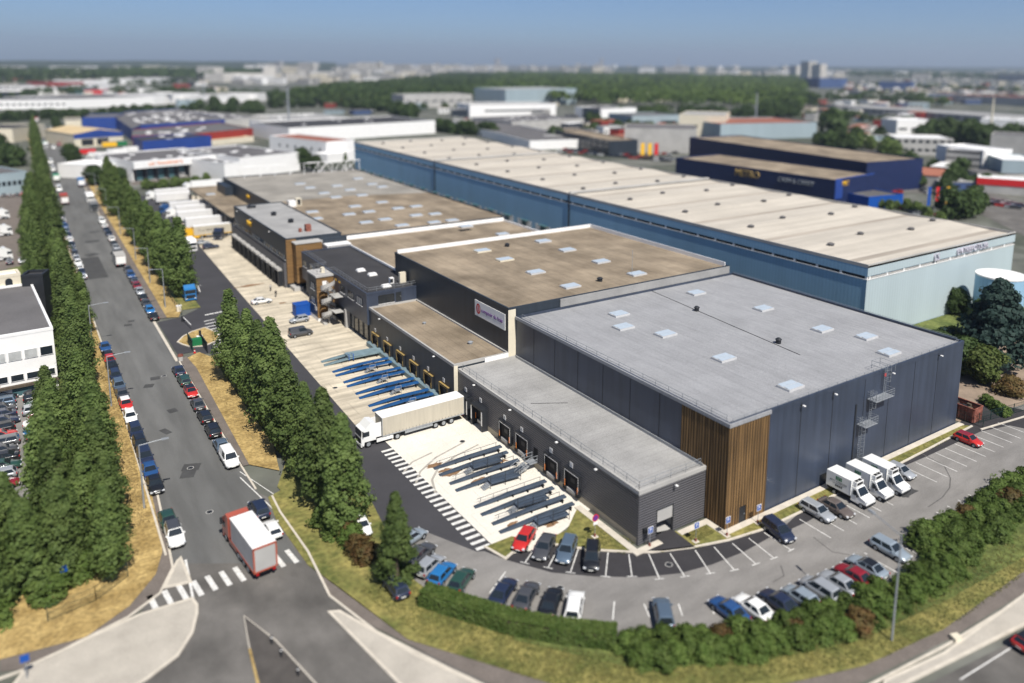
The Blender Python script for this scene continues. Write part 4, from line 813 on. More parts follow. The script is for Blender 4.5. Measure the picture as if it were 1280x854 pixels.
# ---------------------------------------------------------------- lorries
def lorry(p,rz,label,cab='white',box='white',L=13.6,tractor=True,trailer=True,side=None,H=4.0,z0=1.15,name='articulated_lorry',group=None,txt=None,trim=None,legs=False,cat='lorry',roofm=None):
    r=thing(name,label,cat,(0,0,0),0,group); C_=paint(cab) if cab in PAINT else M[cab]; Bx=M[box] if box in M else paint(box); Sd=M[side] if side else Bx
    # trailer occupies y from 0 (front) to -L
    if trailer:
        b=MB(); b.box(-1.25,-L,z0,1.25,0,H,0,'t'); b.build('trailer_sides',Sd,r); MB().box(-1.27,-L-.02,H-.06,1.27,.02,H+.03).build('trailer_roof',M[roofm] if roofm else Bx,r)
        t=MB(); t.box(-1.29,-L-.03,z0-.1,1.29,.03,z0+.06); 
        for x in (-1.28,1.2): 
            for y in (-L-.03,-.05): t.box(x,y,z0,x+.08,y+.08,H)
        if trim: t.box(-1.29,-L-.04,H-.2,1.29,-L-.02,H+.05).box(-1.29,-L-.04,z0,-1.12,-L-.02,H).box(1.12,-L-.04,z0,1.29,-L-.02,H)
        t.build('trailer_frame',M[trim] if trim else M['steel'],r)
        MB().quad((-1.1,-L-.025,z0+.15),(-1.1,-L-.025,H-.22),(1.1,-L-.025,H-.22),(1.1,-L-.025,z0+.15)).build('rear_door',M['concw'] if trim else M['white'],r)
        MB().box(-.55,-L+.1,.75,.55,-.2,z0-.11).build('chassis',M['black'],r)
        for sx in (-1,1):
            for k in range(3): wheel(r,sx*1.05,-L+2.2+k*1.35,.5,.32)
            MB().box(sx*1.2-.04,-L+5.4,.6,sx*1.2+.04,-3.6,1.0).build('side_guard',M['steel'],r)
            MB().box(sx*.9-.15,-L-.04,.75,sx*.9+.15,-L+.06,.95).build('tail_light',M['tail'],r)
            if legs: MB().box(sx*.8-.08,-3.0,.05,sx*.8+.08,-2.8,1.0).build('landing_leg',M['dark'],r)
            if side=='curtain':
                b=MB()
                for i in range(24): y=-.5-i*(L-1.0)/23; b.box(sx*1.262-.01,y-.02,z0-.25,sx*1.262+.01,y+.02,z0+.3)
                b.build('curtain_strap',M['dark'],r)
        if txt: text(txt,.9,(-1.27,-L*.42,2.6),'W',M['dark'],r,depth=.01)
    if tractor:
        y0=1.0; pts=[(y0,.95),(y0,3.55),(y0+.75,3.7),(y0+1.55,3.0),(y0+2.12,2.75),(y0+2.25,1.5),(y0+2.25,.45),(y0+1.85,.40),(y0+1.75,.95)]
        b=MB(); hw=1.22
        for i in range(len(pts)-1):
            (ya,za),(yb,zb)=pts[i],pts[i+1]; b.quad((-hw,ya,za),(-hw,yb,zb),(hw,yb,zb),(hw,ya,za))
        b.quad((-hw,y0+1.75,.95),(-hw,y0,.95),(hw,y0,.95),(hw,y0+1.75,.95))
        for s in (-1,1): b.face([(s*hw,y,z) for y,z in (pts if s>0 else pts[::-1])][::-1])
        b.box(-1.1,y0-.9,1.2,-1.0,y0,3.4).box(1.0,y0-.9,1.2,1.1,y0,3.4); b.build('cab',C_,r)
        MB().quad((-1.12,y0+2.14,2.70),(-1.12,y0+2.235,1.85),(1.12,y0+2.235,1.85),(1.12,y0+2.14,2.70)).build('windscreen',M['glass'],r)
        MB().box(-1.0,y0+2.24,.75,1.0,y0+2.275,1.55).build('grille',M['dark'],r); MB().box(-1.22,y0+2.1,.32,1.22,y0+2.32,.62).build('bumper',C_,r)
        MB().box(-.5,-3.4,.6,.5,y0+1.6,.95).build('tractor_chassis',M['black'],r)
        for s in (-1,1):
            q=[(s*1.228,y0+1.0,1.75),(s*1.228,y0+2.0,1.75),(s*1.228,y0+1.92,2.5),(s*1.228,y0+1.0,2.5)]; MB().quad(*(q if s>0 else q[::-1])).build('side_window',M['glass'],r)
            MB().box(s*1.38-.12,y0+1.95,1.9,s*1.38+.12,y0+2.08,2.7).build('mirror',M['dark'],r); MB().box(s*.95-.2,y0+2.26,.62,s*.95+.2,y0+2.335,.8).build('headlight',M['lens'],r)
            wheel(r,s*1.05,y0+1.15,.5,.32); wheel(r,s*1.0,-2.35,.5,.5); MB().box(s*1.15-.08,-1.7,.45,s*1.15+.08,y0-.1,.95).build('side_skirt',C_,r)
    r.location=(p[0],p[1],.03); r.rotation_euler=(0,0,R_(rz)); return r
M['plain']=mat('shaded_white_trailer_panel',(.60,.60,.60),.5,.05,.6,coord='object'); M['trside']=mat('grey_box_side',(.36,.36,.37),.7,.08,.8,coord='object'); M['trtrim']=mat('orange_red_trim',(.38,.09,.05),.6,.08,.8)  # white trailer sides greyed in colour, painted shading between the trailers
M['curtain']=mat('dusty_trailer_curtain',(.46,.42,.34),.8,.08,1.2,coord='object',stretch=(1,2.2,.15)); 
def lrear(px,py,rz,L,z,**k):
    "place by where the middle of the rear top edge is seen"
    q=at(px,py,z); a=R_(rz); return (q.x-math.sin(a)*L*1.0,q.y+math.cos(a)*L*1.0)
q=at(585,514,0); lorry((-12.2-13.6,44.9),91,'white articulated lorry with dusty curtain sides backed onto a dock of the ribbed annexe','white','white',13.6,side='curtain')
q=at(341,712,0); lorry((-48.95,29.0),5,'white box lorry with red frame driving away over the crossing','brick','white',7.6,side='trside',trim='trtrim',H=4.0)
g='white trailers backed up to the canopy'
def yl(px,py,label,**k): 
    q=at(px,py,4.0); k.setdefault('side','plain'); return lorry((q.x,q.y),90,label,group=g,**k)
yl(193,237.5,'white lorry with white tractor, farthest of the row before the canopy',cab='white',L=12.6)
yl(194,243,'white trailer without tractor next to the white tractor lorry',tractor=False,legs=True,L=12.6)
yl(211,253.5,'white trailer with blue tractor in the middle of the row',cab='blue',L=12.6)
yl(219,258.5,'white trailer with white tractor beside the blue tractor one',cab='white',L=12.6)
yl(220.5,265.5,'white trailer with dark underside left of the white one nearest the yellow lorry',tractor=False,legs=True,L=12.6)
yl(231,273.5,'white trailer directly beside the yellow lorry',tractor=False,legs=True,L=12.6)
yl(240.5,283,'yellow lorry with a lettered grey trailer',cab='yellow',box='white',side='curtain',L=12.6,txt='T.v.d. BRANDHOLM',trim='yellow')
lorry(at(238,227,4.0)[:2],90,'white lorry standing alone beyond the end of the canopy','white','white',12)
c=lorry(at(235,365,1.5)[:2],180,'bright blue tractor unit without trailer parked under the poplars',cab='bright blue',trailer=False,name='tractor_unit',cat='lorry')
c=lorry(at(276,292,1.5)[:2],150,'dark blue tractor unit at the end of the dock row beside the yellow skip',cab='navy',trailer=False,name='tractor_unit',cat='lorry')
def boxtruck(px,py,rz,cab,box,label,L=5.5,H=3.3,trim=None): return lorry(at(px,py,1.6)[:2],rz,label,cab,box,L,H=H,z0=1.0,name='box_truck',trim=trim,cat='truck')
boxtruck(238,306,180,'white','white','small white box truck beside the yellow lorry',4)
car(252,303,'E','saloon','silver','silver saloon behind the small white box truck','cars on the depot apron'); car(263.5,308,'E','estate','navy','navy estate on the apron beside the dock row','cars on the depot apron')
car(327,376,'E','saloon','white','white saloon alone on the stained concrete apron','cars on the depot apron'); car(376,416,'E','van','dark grey','dark grey van half hidden by a poplar','cars on the depot apron'); car(374,399,'W','hatchback','silver','silver hatchback half hidden beside the blue container','cars on the depot apron')
# traffic farther up the road
for px,py,rz,cab,box,lab,L in ((148,322,0,'grey','concw','grey tarpaulin lorry in the right kerb row',6),(117,258,180,'grey','concw','grey flat-topped lorry before the white box lorry',5.5),(112.5,248,180,'white','white','white box lorry with grey roof in the right kerb row',6),(101,228,0,'bright blue','bright blue','bright blue lorry at the right kerb',5),(90,214,180,'white','offw','white and cream lorry at the right kerb',7),(80,249,0,'red','rust','red flatbed lorry at the left kerb',6),(70,222,0,'green','bright green','green box lorry at the left kerb near the white vans',5),(57,182,180,'white','bright green','lorry with white cab and green tarpaulin at the left kerb',8),(45.5,150,0,'red','red','red lorry far up the road at the tree line',6)):
    boxtruck(px,py,rz,cab,box,lab,L)
for px,py,c,lab in ((74,237,'white','white van at the left kerb before the red flatbed'),(63.5,203,'white','white van at the left kerb above the green box lorry'),(66,212,'white','white van nearest above the green box lorry'),(52,163.5,'white','white van farthest up the left kerb'),(53,168.5,'white','white van second farthest at the left kerb'),(65,161,'white','white van farthest up the right lane'),(66.5,167,'beige','beige van in the right lane'),(67,185,'white','white van driving up the road'),(73.5,181,'purple' if 0 else 'dark red','dark van with orange load at the right kerb')): car(px,py,'S','panel van',c,lab,'vans along the far road')
for px,py,c,lab in ((77,188,'black','black car at the right kerb far up the road'),(83,201,'silver','silver car at the right kerb far up the road'),(85,209,'dark red','dark red car before the white and cream lorry')): car(px,py,'S','saloon',c,lab,'cars far up the road')
for px,py,rz,lab,L in ((-4,262,-80,'white lorry at the left picture edge, upper of two',9),(-2,282,-80,'white lorry at the left picture edge, lower of two',9),(-4,311,-78,'white lorry with grey trailer at the edge of the west yard',10)): lorry(at(px,py,3.5)[:2],rz,lab,'white','white',L,group='lorries in the west yard')
MB_=MB().box(-3,-1.2,.3,3,1.2,2.6,0,'t'); 
def skip(p,rz,label,m,sx=3.0,sy=1.25,h=2.4,name='rubbish_skip',fill='dark'):
    r=thing(name,label,'skip',(0,0,0)); b=MB().box(-sx,-sy,.15,sx,-sy+.08,h).box(-sx,sy-.08,.15,sx,sy,h).box(-sx,-sy+.08,.15,-sx+.08,sy-.08,h).box(sx-.08,-sy+.08,.15,sx,sy-.08,h).box(-sx+.08,-sy+.08,.15,sx-.08,sy-.08,.3)
    b.build('skip_body',M[m],r); b=MB(); n=6
    for i in range(n): x=-sx+.15+i*(2*sx-.4)/(n-1); b.box(x,-sy-.09,.2,x+.12,-sy-.002,h).box(x,sy+.002,.2,x+.12,sy+.09,h)
    b.box(-sx-.05,-sy-.1,h,sx+.05,-sy+.1,h+.1).box(-sx-.05,sy-.1,h,sx+.05,sy+.1,h+.1).box(-sx-.06,-sy+.1,h,-sx+.1,sy-.1,h+.1).box(sx-.1,-sy+.1,h,sx+.06,sy-.1,h+.1); b.build('rib',M[m],r)
    b=MB(); random.seed(3)
    for i in range(26):
        x,y=random.uniform(-sx+.4,sx-.4),random.uniform(-sy+.3,sy-.3); b.box(x-.3,y-.2,.3,x+.35,y+.25,h-.7+random.uniform(0,.6),i%3)
    b.build('rubbish',[M['dark'],M['concw'],M['bark']],r); r.location=p; r.rotation_euler=(0,0,R_(rz)); return r
q=at(1210,524,0); skip((q.x,q.y+1.5,.03),90,'rusty red open skip full of scrap at the right end of the hall','rust')
q=at(264,294,0); skip((q.x,q.y,.03),0,'yellow skip behind the silver saloon by the dock row','yellow',2.4,1.0,1.7)
q=at(377.5,394,0); r=thing('blue_container','dark blue steel container beside the timber stair tower','container',(0,0,0)); MB().box(-1.6,-1.4,.1,1.6,1.4,2.6).build('container_box',M['signb'],r); b=MB()
for i in range(9): b.box(-1.65,-1.35+i*.32,.15,-1.602,-1.2+i*.32,2.5)
b.box(-1.68,-1.45,2.6,1.68,1.45,2.75); b.build('container_rib',M['signb'],r); MB().box(-.6,-1.46,.2,.6,-1.403,2.4).build('door',M['signb'],r); r.location=(q.x,q.y,.03)
# ---------------------------------------------------------------- car loading ramps at the docks
def ramp_proto(kind):
    r=thing('loading_ramp',' ','ramp'); L=10.4; mm={'blue':'rampb','slate':'rampg','deck':'rampl'}[kind]
    prof=[(0,.06),(2.4,.42),(5.2,.70),(L,.84)] if kind!='slate' else [(0,.06),(1.6,.24),(5,.58),(L,.84)]
    for k in (0,1):
        y=k*2.0; b=MB(); w_={'blue':.62,'slate':.5,'deck':.7}[kind]
        for (xa,za),(xb,zb) in zip(prof,prof[1:]):
            b.quad((-L+xa,y,za),(-L+xb,y,zb),(-L+xb,y+w_,zb),(-L+xa,y+w_,za),0); b.quad((-L+xa,y-.04,max(0,za-.17)),(-L+xb,y-.04,max(0,zb-.17)),(-L+xb,y-.04,zb+.07),(-L+xa,y-.04,za+.07),0); b.quad((-L+xa,y+w_+.04,max(0,za-.17)),(-L+xa,y+w_+.04,za+.07),(-L+xb,y+w_+.04,zb+.07),(-L+xb,y+w_+.04,max(0,zb-.17)),0)
            b.quad((-L+xa,y-.04,za+.07),(-L+xb,y-.04,zb+.07),(-L+xb,y,zb+.07),(-L+xa,y,za+.07)); b.quad((-L+xa,y+w_,za+.07),(-L+xb,y+w_,zb+.07),(-L+xb,y+w_+.04,zb+.07),(-L+xa,y+w_+.04,za+.07))
            b.quad((-L+xa,y-.04,max(0,za-.17)),(-L+xa,y+w_+.04,max(0,za-.17)),(-L+xb,y+w_+.04,max(0,zb-.17)),(-L+xb,y-.04,max(0,zb-.17)),0)
        n=26
        for i in range(n):
            x=(i+.5)/n*6.2
            for (xa,za),(xb,zb) in zip(prof,prof[1:]):
                if xa<=x<xb: z=za+(zb-za)*(x-xa)/(xb-xa); b.box(-L+x-.04,y+.03,z+.004,-L+x+.04,y+w_-.03,z+.05,0)
        b.build('track',M[mm],r)
        g=MB()
        for x in (-L+3.2,-L+5.4,-L+7.6,-.5): 
            z=.3 if x<-L+4 else .5; g.box(x-.08,y+.02,0,x+.08,y+.14,z).box(x-.08,y+w_-.14,0,x+.08,y+w_-.02,z)
        g.build('support_frame',M['black'],r)
    if kind=='slate':
        p=MB().box(-6.0,-1.45,.56,-1.6,-.06,.63); p.build('walkway',M['rampg'],r)
        s=MB()
        for i in range(4): s.box(-6.7-.25*i+.25,-1.5,.48-.13*i,-6.4-.25*i+.25,-.5,.53-.13*i)
        s.quad((-7.3,-1.52,.0),(-6.1,-1.52,.62),(-6.1,-1.52,.52),(-7.1,-1.52,.0)); s.build('step',M['steel'],r)
        h=MB()
        for x in (-6.2,-4,-1.7): h.tube((x,-1.5,0),(x,-1.5,1.9),.04,5)
        for z in (1.4,1.9): h.tube((-6.2,-1.5,z),(-1.7,-1.5,z),.03,5)
        h.tube((-7.6,-1.5,1.0),(-6.2,-1.5,1.9),.03,5)
        h.build('handrail',M['dark'],r); h=MB()
        for k,y in ((0,2.78),):
            for x in (-9.3,-7.5,-5.5,-3,-.6): h.tube((x,y,.2),(x,y,1.28+.055*x),.03,5)
            h.tube((-9.8,y,.72),(-5.5,y,.98),.03,5); h.tube((-5.5,y,.98),(-.5,y,1.26),.03,5)
        h.build('handrail',M['dark'],r)
    if kind=='deck':
        MB().box(-6.0,-.04,.86,0,2.74,.94).build('deck',M['rampl'],r)
        h=MB()
        for x in (-5.9,-5.1): h.box(x,-.1,.3,x+.12,-.05,1.5); h.tube((x,-.1,1.5),(x,1.2,1.2),.05,5)
        h.build('winch_frame',M['signb'],r)
    if kind=='blue':
        h=MB(); h.box(-4.6,-1.2,.55,-3.6,-.1,.6)
        for x in (-4.6,-3.6): h.tube((x,-1.2,0),(x,-1.2,1.5),.04,5)
        for z in (1.0,1.5): h.tube((-4.6,-1.2,z),(-3.6,-1.2,z),.03,5)
        for i in range(3): h.box(-4.9-.25*i,-1.1,.4-.16*i,-4.65-.25*i,-.2,.44-.16*i)
        h.build('side_steps',M['steel'],r)
    return r
rp={}
def ramp(kind,yc,label,x=-11.0,group=None):
    if kind not in rp: rp[kind]=ramp_proto(kind); o=rp[kind]
    else: o=copy_tree(rp[kind])
    o.location=(x,yc-1.25,.03); o.rotation_euler=(0,0,R_(-4)); tag(o,label,'ramp',group or 'two-track loading ramps at the dock doors'); return o
ramp('deck',78.4,'weathered grey loading ramp with flat deck, farthest of the row',-12.6)
for i,(yc,l) in enumerate(((72.5,'blue two-track loading ramp next to the grey decked ramp'),(66.8,'blue two-track loading ramp second from the grey decked ramp'),(61.0,'blue two-track loading ramp third from the grey decked ramp'),(55.2,'blue two-track loading ramp fully visible nearest the parked lorry'),(49.4,'blue two-track loading ramp half hidden behind the lorry trailer'))): ramp('blue',yc,l,-12.5)
for yc,l in ((31.0,'slate grey loading ramp with side walkway, nearest the parked lorry'),(26.2,'slate grey loading ramp between the lorry side ramp and the steel stair'),(19.4,'slate grey loading ramp on the near side of the steel stair'),(14.9,'slate grey loading ramp nearest the red hatchback')): ramp('slate',yc,l,-12.6)
s=thing('steel_stair','galvanised steel stair with handrails up to the small annexe door','stair',(-10.95,25.2,0)); b=MB()
for i in range(8): b.box(-13.6-i*.0+.28*i-1.2,24.6,.14*i+.05,-13.3+.28*i-1.2,25.9,.14*i+.1)
b.box(-12.3,24.6,1.08,-10.97,25.9,1.16)
for y in (24.58,25.9): b.quad((-14.9,y,.0),(-12.4,y,1.16),(-12.4,y,.9),(-14.5,y,.0))
b.build('tread',M['steel'],s)
for y in (24.6,25.9):
    h=MB()
    for zz in (.55,1.05): h.tube((-14.7,y,zz),(-12.3,y,1.1+zz),.035,5); h.tube((-12.3,y,1.1+zz),(-11,y,1.1+zz),.035,5)
    for x,z in ((-14.7,.05),(-13.4,.6),(-12.3,1.1),(-11.1,1.1)): h.tube((x,y,z),(x,y,z+1.05),.035,5)
    h.build('handrail',M['steel'],s)
for x,y,l in ((340,806,'nearest the crossing'),(352,822,'in the middle'),(373,846,'nearest the picture edge')):
    p=at(x,y,0); r=thing('bollard','dark bollard on the kerbed median, '+l,'bollard',(p.x,p.y,.1)); MB().tube((p.x,p.y,.1),(p.x,p.y,1.0),.1,8).build('bollard_post',M['dark'],r); MB().tube((p.x,p.y,.75),(p.x,p.y,.88),.108,8,cap=False).build('white_band',M['white'],r)
for x,y,l,zz in ((578,552,'near the lorry trailer',.027),(419,485,'on the old apron left of the blue ramps',.027),(262,640,'in the road above the red framed lorry',.012),(238,585,'in the road beside the parked cars',.012),(205,470,'in the road below the depot entrance',.012),(836,706,'between the painted bays of the curved row',.027),(700,735,'in the driving lane before the black people carrier',.02),(1090,600,'hidden half by the delivery trucks',.02)):
    p=at(x,y,0); r=thing('manhole_cover','round dark manhole cover '+l,'manhole cover',(p.x,p.y,zz)); MB().tube((p.x,p.y,zz-.02),(p.x,p.y,zz+.006),.36,16).build('cover',M['dark'],r); MB().tube((p.x,p.y,zz-.02),(p.x,p.y,zz+.002),.45,16).build('frame',M['concw'],r)
# ---------------------------------------------------------------- signs, lamps, fences, small things
def psign(px,py,label,kind='P',h=2.5):
    p=at(px,py,0); z=.1; s=thing('parking_sign' if kind=='P' else 'no_parking_sign',label,'sign',(p.x,p.y,z)); MB().tube((p.x,p.y,z),(p.x,p.y,z+h),.035,6).build('post',M['steel'],s); MB().prism([(p.x-.35,p.y-.35),(p.x+.35,p.y-.35),(p.x+.35,p.y+.35),(p.x-.35,p.y+.35)],z-.05,z+.05).build('foot',M['kerb'],s)
    if kind=='P':
        b=MB().box(p.x-.36,p.y-.09,z+h-.75,p.x+.36,p.y-.04,z+h+.0).build('sign_plate',M['signb'],s); f=MB()
        for a in ((-.36,-.36,-.32),): pass
        f.box(p.x-.38,p.y-.10,z+h-.77,p.x+.38,p.y-.045,z+h-.73).box(p.x-.38,p.y-.10,z+h-.02,p.x+.38,p.y-.045,z+h+.02).box(p.x-.38,p.y-.10,z+h-.73,p.x-.34,p.y-.045,z+h-.02).box(p.x+.34,p.y-.10,z+h-.73,p.x+.38,p.y-.045,z+h-.02); f.build('sign_border',M['white'],b); text('P',.62,(p.x,p.y-.10,z+h-.38),'S',M['white'],b)
    else:
        b=MB().tube((p.x,p.y-.09,z+h-.4),(p.x,p.y-.05,z+h-.4),.46,24).build('sign_plate',M['redp'],s); MB().tube((p.x,p.y-.1,z+h-.4),(p.x,p.y-.091,z+h-.4),.36,24).build('sign_face',M['purple'],b); MB().box(p.x-.3,p.y-.08,z+h-1.3,p.x+.3,p.y-.05,z+h-.95).build('sub_plate',M['white'],s)
    MB().box(p.x-.10,p.y-.10,z+.05,p.x+.10,p.y+.10,z+.42).build('post_guard',M['rust'],s) if kind!='plain' else None
    return s
psign(743.5,672,'round blue and red no-parking sign above the black people carrier','N',2.9)
psign(812,684,'blue parking sign left of the roller door'); psign(869.5,678,'blue parking sign between roller door and timber corner'); psign(908.5,671,'blue parking sign at the timber corner'); psign(947,655,'blue parking sign beside the timber corner door')
p=at(806,681,0); s=thing('charging_post','dark post with box beside the parking sign left of the roller door','post',(p.x,p.y,.1)); MB().tube((p.x,p.y,.1),(p.x,p.y,2.0),.05,6).build('post',M['dark'],s); MB().box(p.x-.22,p.y-.15,1.5,p.x+.22,p.y+.15,2.1).build('post_box',M['dark'],s)
def street_lamp(x,y,label,h=9,arm=(1.8,0),group=None,z=.05):
    s=thing('street_lamp',label,'lamp',(x,y,z),0,group); MB().tube((x,y,z),(x,y,z+h),.13,8,r2=.07).build('pole',M['steel'],s); ax,ay=arm; a=MB().tube((x,y,z+h-.05),(x+ax,y+ay,z+h+.2),.05,6).build('arm',M['steel'],s)
    u=Vector((ax,ay)).normalized(); v=Vector((-u.y,u.x))*.16; c=Vector((x+ax,y+ay)); q=[c-u*.1-v,c-u*.1+v,c+u*.75+v*.8,c+u*.75-v*.8]; MB().prism([t[:] for t in q],z+h+.12,z+h+.28,bottom=True).build('lamp_head',M['steel'],a); return s
p=at(1114.5,801,0); street_lamp(p.x,p.y,'tall grey street lamp on the grass verge outside the hedge',11.3,(.9,3.6))
for i,y in enumerate((132,156,184,222,265,310)): street_lamp(-41.6+(y-100)*.01,y,f'grey street lamp on the dry verge right of the road, {order[i]} from the depot entrance',9,(-2,0),'street lamps on the right verge')
for i,y in enumerate((44,80,112)): street_lamp(-57.2,y,f'street lamp arm reaching over the left kerb, {order[i]} from the crossing',8.5,(2.6,-.3),'street lamps on the left verge')
def fence(name,pts,label,h=1.8,m='dark',step=2.5,mesh=True,z=.1):
    x,y=pts[0]; f=thing(name,label,'fence',(x,y,z)); b=MB(); c=MB()
    for (ax,ay),(bx,by) in zip(pts,pts[1:]):
        L=math.hypot(bx-ax,by-ay); n=max(1,int(L/step))
        for i in range(n+1): t=i/n; c.box(ax+(bx-ax)*t-.04,ay+(by-ay)*t-.04,z,ax+(bx-ax)*t+.04,ay+(by-ay)*t+.04,z+h+.1)
        for zz in (.1,.9,h): b.tube((ax,ay,z+zz),(bx,by,z+zz),.025,4)
        if mesh:
            k=int(L/.22)
            for i in range(k): t=i/k; b.tube((ax+(bx-ax)*t,ay+(by-ay)*t,z+.05),(ax+(bx-ax)*t,ay+(by-ay)*t,z+h),.014,3,cap=False)
    b.build('mesh_panel',M[m],f); c.build('post',M[m],f); return f
M['fenceg']=mat('dark_green_fence_paint',(.012,.035,.03),.5,.1,1)
fence('mesh_fence',[(-39.0,94.5),(-39.1,80),(-39.3,66),(-38.5,46)],'dark green mesh fence behind the dry verge below the entrance',2,'fenceg')
fence('mesh_fence',[(-39.2,124),(-38.9,160),(-38.4,200),(-37.7,260),(-37,300)],'long dark green mesh fence behind the dry verge beyond the entrance',2,'fenceg',3,False)
fence('mesh_fence',[(53.2,8),(54,-3.2)],'short dark fence beside the rusty skip',1.5,'fenceg'); fence('mesh_fence',[(55,-2),(66,-3.8)],'dark mesh fence with creepers along the earth track',1.6,'fenceg')
fence('mesh_fence',[tuple(at(x,y))[:2] for x,y in ((60,778),(120,752),(160,722))],'dark mesh fence below the trees at the lower left',1.6,'fenceg')
g=thing('sliding_gate','dark grey sliding gate pushed open at the depot entrance','gate',(-39.3,97.5,.05)); b=MB().box(-39.38,96.8,.2,-39.22,103.2,.35).box(-39.38,96.8,1.95,-39.22,103.2,2.1)
for i in range(32): b.box(-39.34,96.9+i*.2,.35,-39.26,96.96+i*.2,1.95)
b.build('gate_leaf',M['dark'],g); MB().box(-39.5,103.2,.05,-39.1,103.6,2.6).build('gate_post',M['dark'],g)
p=at(238,434,0); g=thing('folded_gate','green metal gate leaf on the entrance island','gate',(p.x,p.y,.1)); b=MB().box(p.x-.1,p.y-2.5,.1,p.x+.1,p.y+2.5,.25).box(p.x-.1,p.y-2.5,2.0,p.x+.1,p.y+2.5,2.15)
for i in range(24): b.box(p.x-.05,p.y-2.4+i*.2,.25,p.x+.05,p.y-2.32+i*.2,2.0)
b.build('gate_leaf',M['fenceg'],g); p=at(246,432,0); MB().box(p.x-1.2,p.y-.6,.1,p.x+1.0,p.y+.6,1.5).build('gate_cabinet',M['green_p'],g)
for (x,y),l,m in (((250,429),'cream utility cabinet on the entrance island','offw'),((203,353),'n','offw')):
    if l=='n': x,y,l=224,390,'cream utility cabinet left of the barrier beside the fence'
    p=at(x,y,0); r=thing('utility_cabinet',l,'cabinet',(p.x,p.y,.1)); MB().box(p.x-.5,p.y-.35,.1,p.x+.5,p.y+.35,1.4).build('cabinet_body',M[m],r); MB().box(p.x-.56,p.y-.41,1.4,p.x+.56,p.y+.41,1.5).build('lid',M['white'],r)
a,b_=at(229,402,0),at(239,412,0); r=thing('barrier','white lowered barrier arm across the depot entrance lane','barrier',(a.x,a.y,.1)); MB().box(a.x-.3,a.y-.3,.1,a.x+.3,a.y+.3,1.2).build('barrier_post',M['dark'],r); MB().tube((a.x,a.y,1.05),(b_.x,b_.y,1.05),.08,6).build('barrier_arm',M['white'],r)
p=at(244,446.5,0); p=at(243.5,445,0)
def cone(px,py,label):
    p=at(px,py,0); r=thing('traffic_cone',label,'cone',(p.x,p.y,.03)); MB().box(p.x-.22,p.y-.22,.03,p.x+.22,p.y+.22,.08).build('base',M['redp'],r); MB().tube((p.x,p.y,.08),(p.x,p.y,.8),.19,12,r2=.03).build('cone_body',M['redp'],r); MB().tube((p.x,p.y,.4),(p.x,p.y,.55),.135,12,r2=.10,cap=False).build('white_band',M['white'],r)
cone(243.5,441.5,'red traffic cone at the gate end of the depot entrance')
p=at(226,451.5,0); r=thing('litter_bin','dark bin with red rim at the kerb of the depot entrance','bin',(p.x,p.y,.03)); MB().tube((p.x,p.y,.03),(p.x,p.y,1.0),.42,14,r2=.48).build('bin_body',M['concw'],r); MB().tube((p.x,p.y,1.0),(p.x,p.y,1.3),.52,14,r2=.45).build('bin_lid',M['rust'],r)
for (x,y),l in (((34,850),'small blue sign at the lower left traffic island'),((82,735),'blue sign on a grey post among the trees at the lower left')):
    p=at(x,y,0); r=thing('road_sign',l,'sign',(p.x,p.y,.1)); MB().tube((p.x,p.y,.1),(p.x,p.y,2.6),.05,6).build('post',M['steel'],r); MB().box(p.x-.35,p.y-.1,1.9,p.x+.35,p.y-.052,2.6).build('sign_plate',M['signb'],r)
for x,y in ((75,815),):
    pass
p=at(1194,800,0); r=tag(MB().prism([(p.x-.5,p.y-.3),(p.x+.4,p.y-.4),(p.x+.6,p.y+.2),(p.x-.2,p.y+.5)],.1,.45).build('rubbish_bag',M['offw']),'small pale rubbish bag lying on the pavement edge at lower right','rubbish bag')
def person(px,py,label,top,leg):
    p=at(px,py,0); x,y=p.x,p.y; r=thing('person',label,'person',(x,y,.03)); me=bpy.data.meshes.new('body')
    V=[(0,0,.92),(0,0,1.18),(0,0,1.42),(0,0,1.52),(0,0,1.62),(0,0,1.74),(.1,0,.86),(.11,.05,.48),(.11,.0,.06),(.12,.14,.03),(-.1,0,.86),(-.11,-.06,.48),(-.11,-.12,.06),(-.12,.03,.03),(.2,0,1.40),(.25,-.03,1.12),(.25,.06,.86),(.25,.1,.76),(-.2,0,1.40),(-.25,.05,1.12),(-.25,.12,.88),(-.25,.16,.78)]
    E_=[(0,1),(1,2),(2,3),(3,4),(4,5),(0,6),(6,7),(7,8),(8,9),(0,10),(10,11),(11,12),(12,13),(2,14),(14,15),(15,16),(16,17),(2,18),(18,19),(19,20),(20,21)]
    rad=[.15,.14,.15,.06,.105,.085,.10,.07,.05,.04,.10,.07,.05,.04,.07,.05,.04,.04,.07,.05,.04,.04]
    me.from_pydata(V,E_,[]); o=bpy.data.objects.new('body',me); COL.objects.link(o); o.parent=r
    sk=o.modifiers.new('skin','SKIN'); me.skin_vertices.new(name='') if not me.skin_vertices else None
    for i,q in enumerate(me.skin_vertices[0].data): q.radius=(rad[i],rad[i]*.8 if i<3 else rad[i]); q.use_root=(i==0)
    sb=o.modifiers.new('sub','SUBSURF'); sb.levels=1; sb.render_levels=1
    dg=bpy.context.evaluated_depsgraph_get(); nm=bpy.data.meshes.new_from_object(o.evaluated_get(dg)); o.modifiers.clear(); o.data=nm
    M.setdefault('skin',mat('skin',(.45,.26,.18),.6,.05,2)); nm.materials.clear()
    for m in (M[leg],M[top],M['skin'],M['dark']): nm.materials.append(m)
    for f in nm.polygons:
        c=f.center; f.material_index=0 if c.z<.95 and abs(c.x)<.2 else (3 if c.z>1.68 or (c.z>1.58 and c.y<-.03) else (2 if c.z>1.5 or c.z<.86 else 1)); f.use_smooth=True
    return r
person(345,371.5,'person in dark clothes walking on the apron beside the white saloon','dark','navy'); person(338.5,364,'person in grey standing near the dock shelters beyond the white saloon','concw','dark')
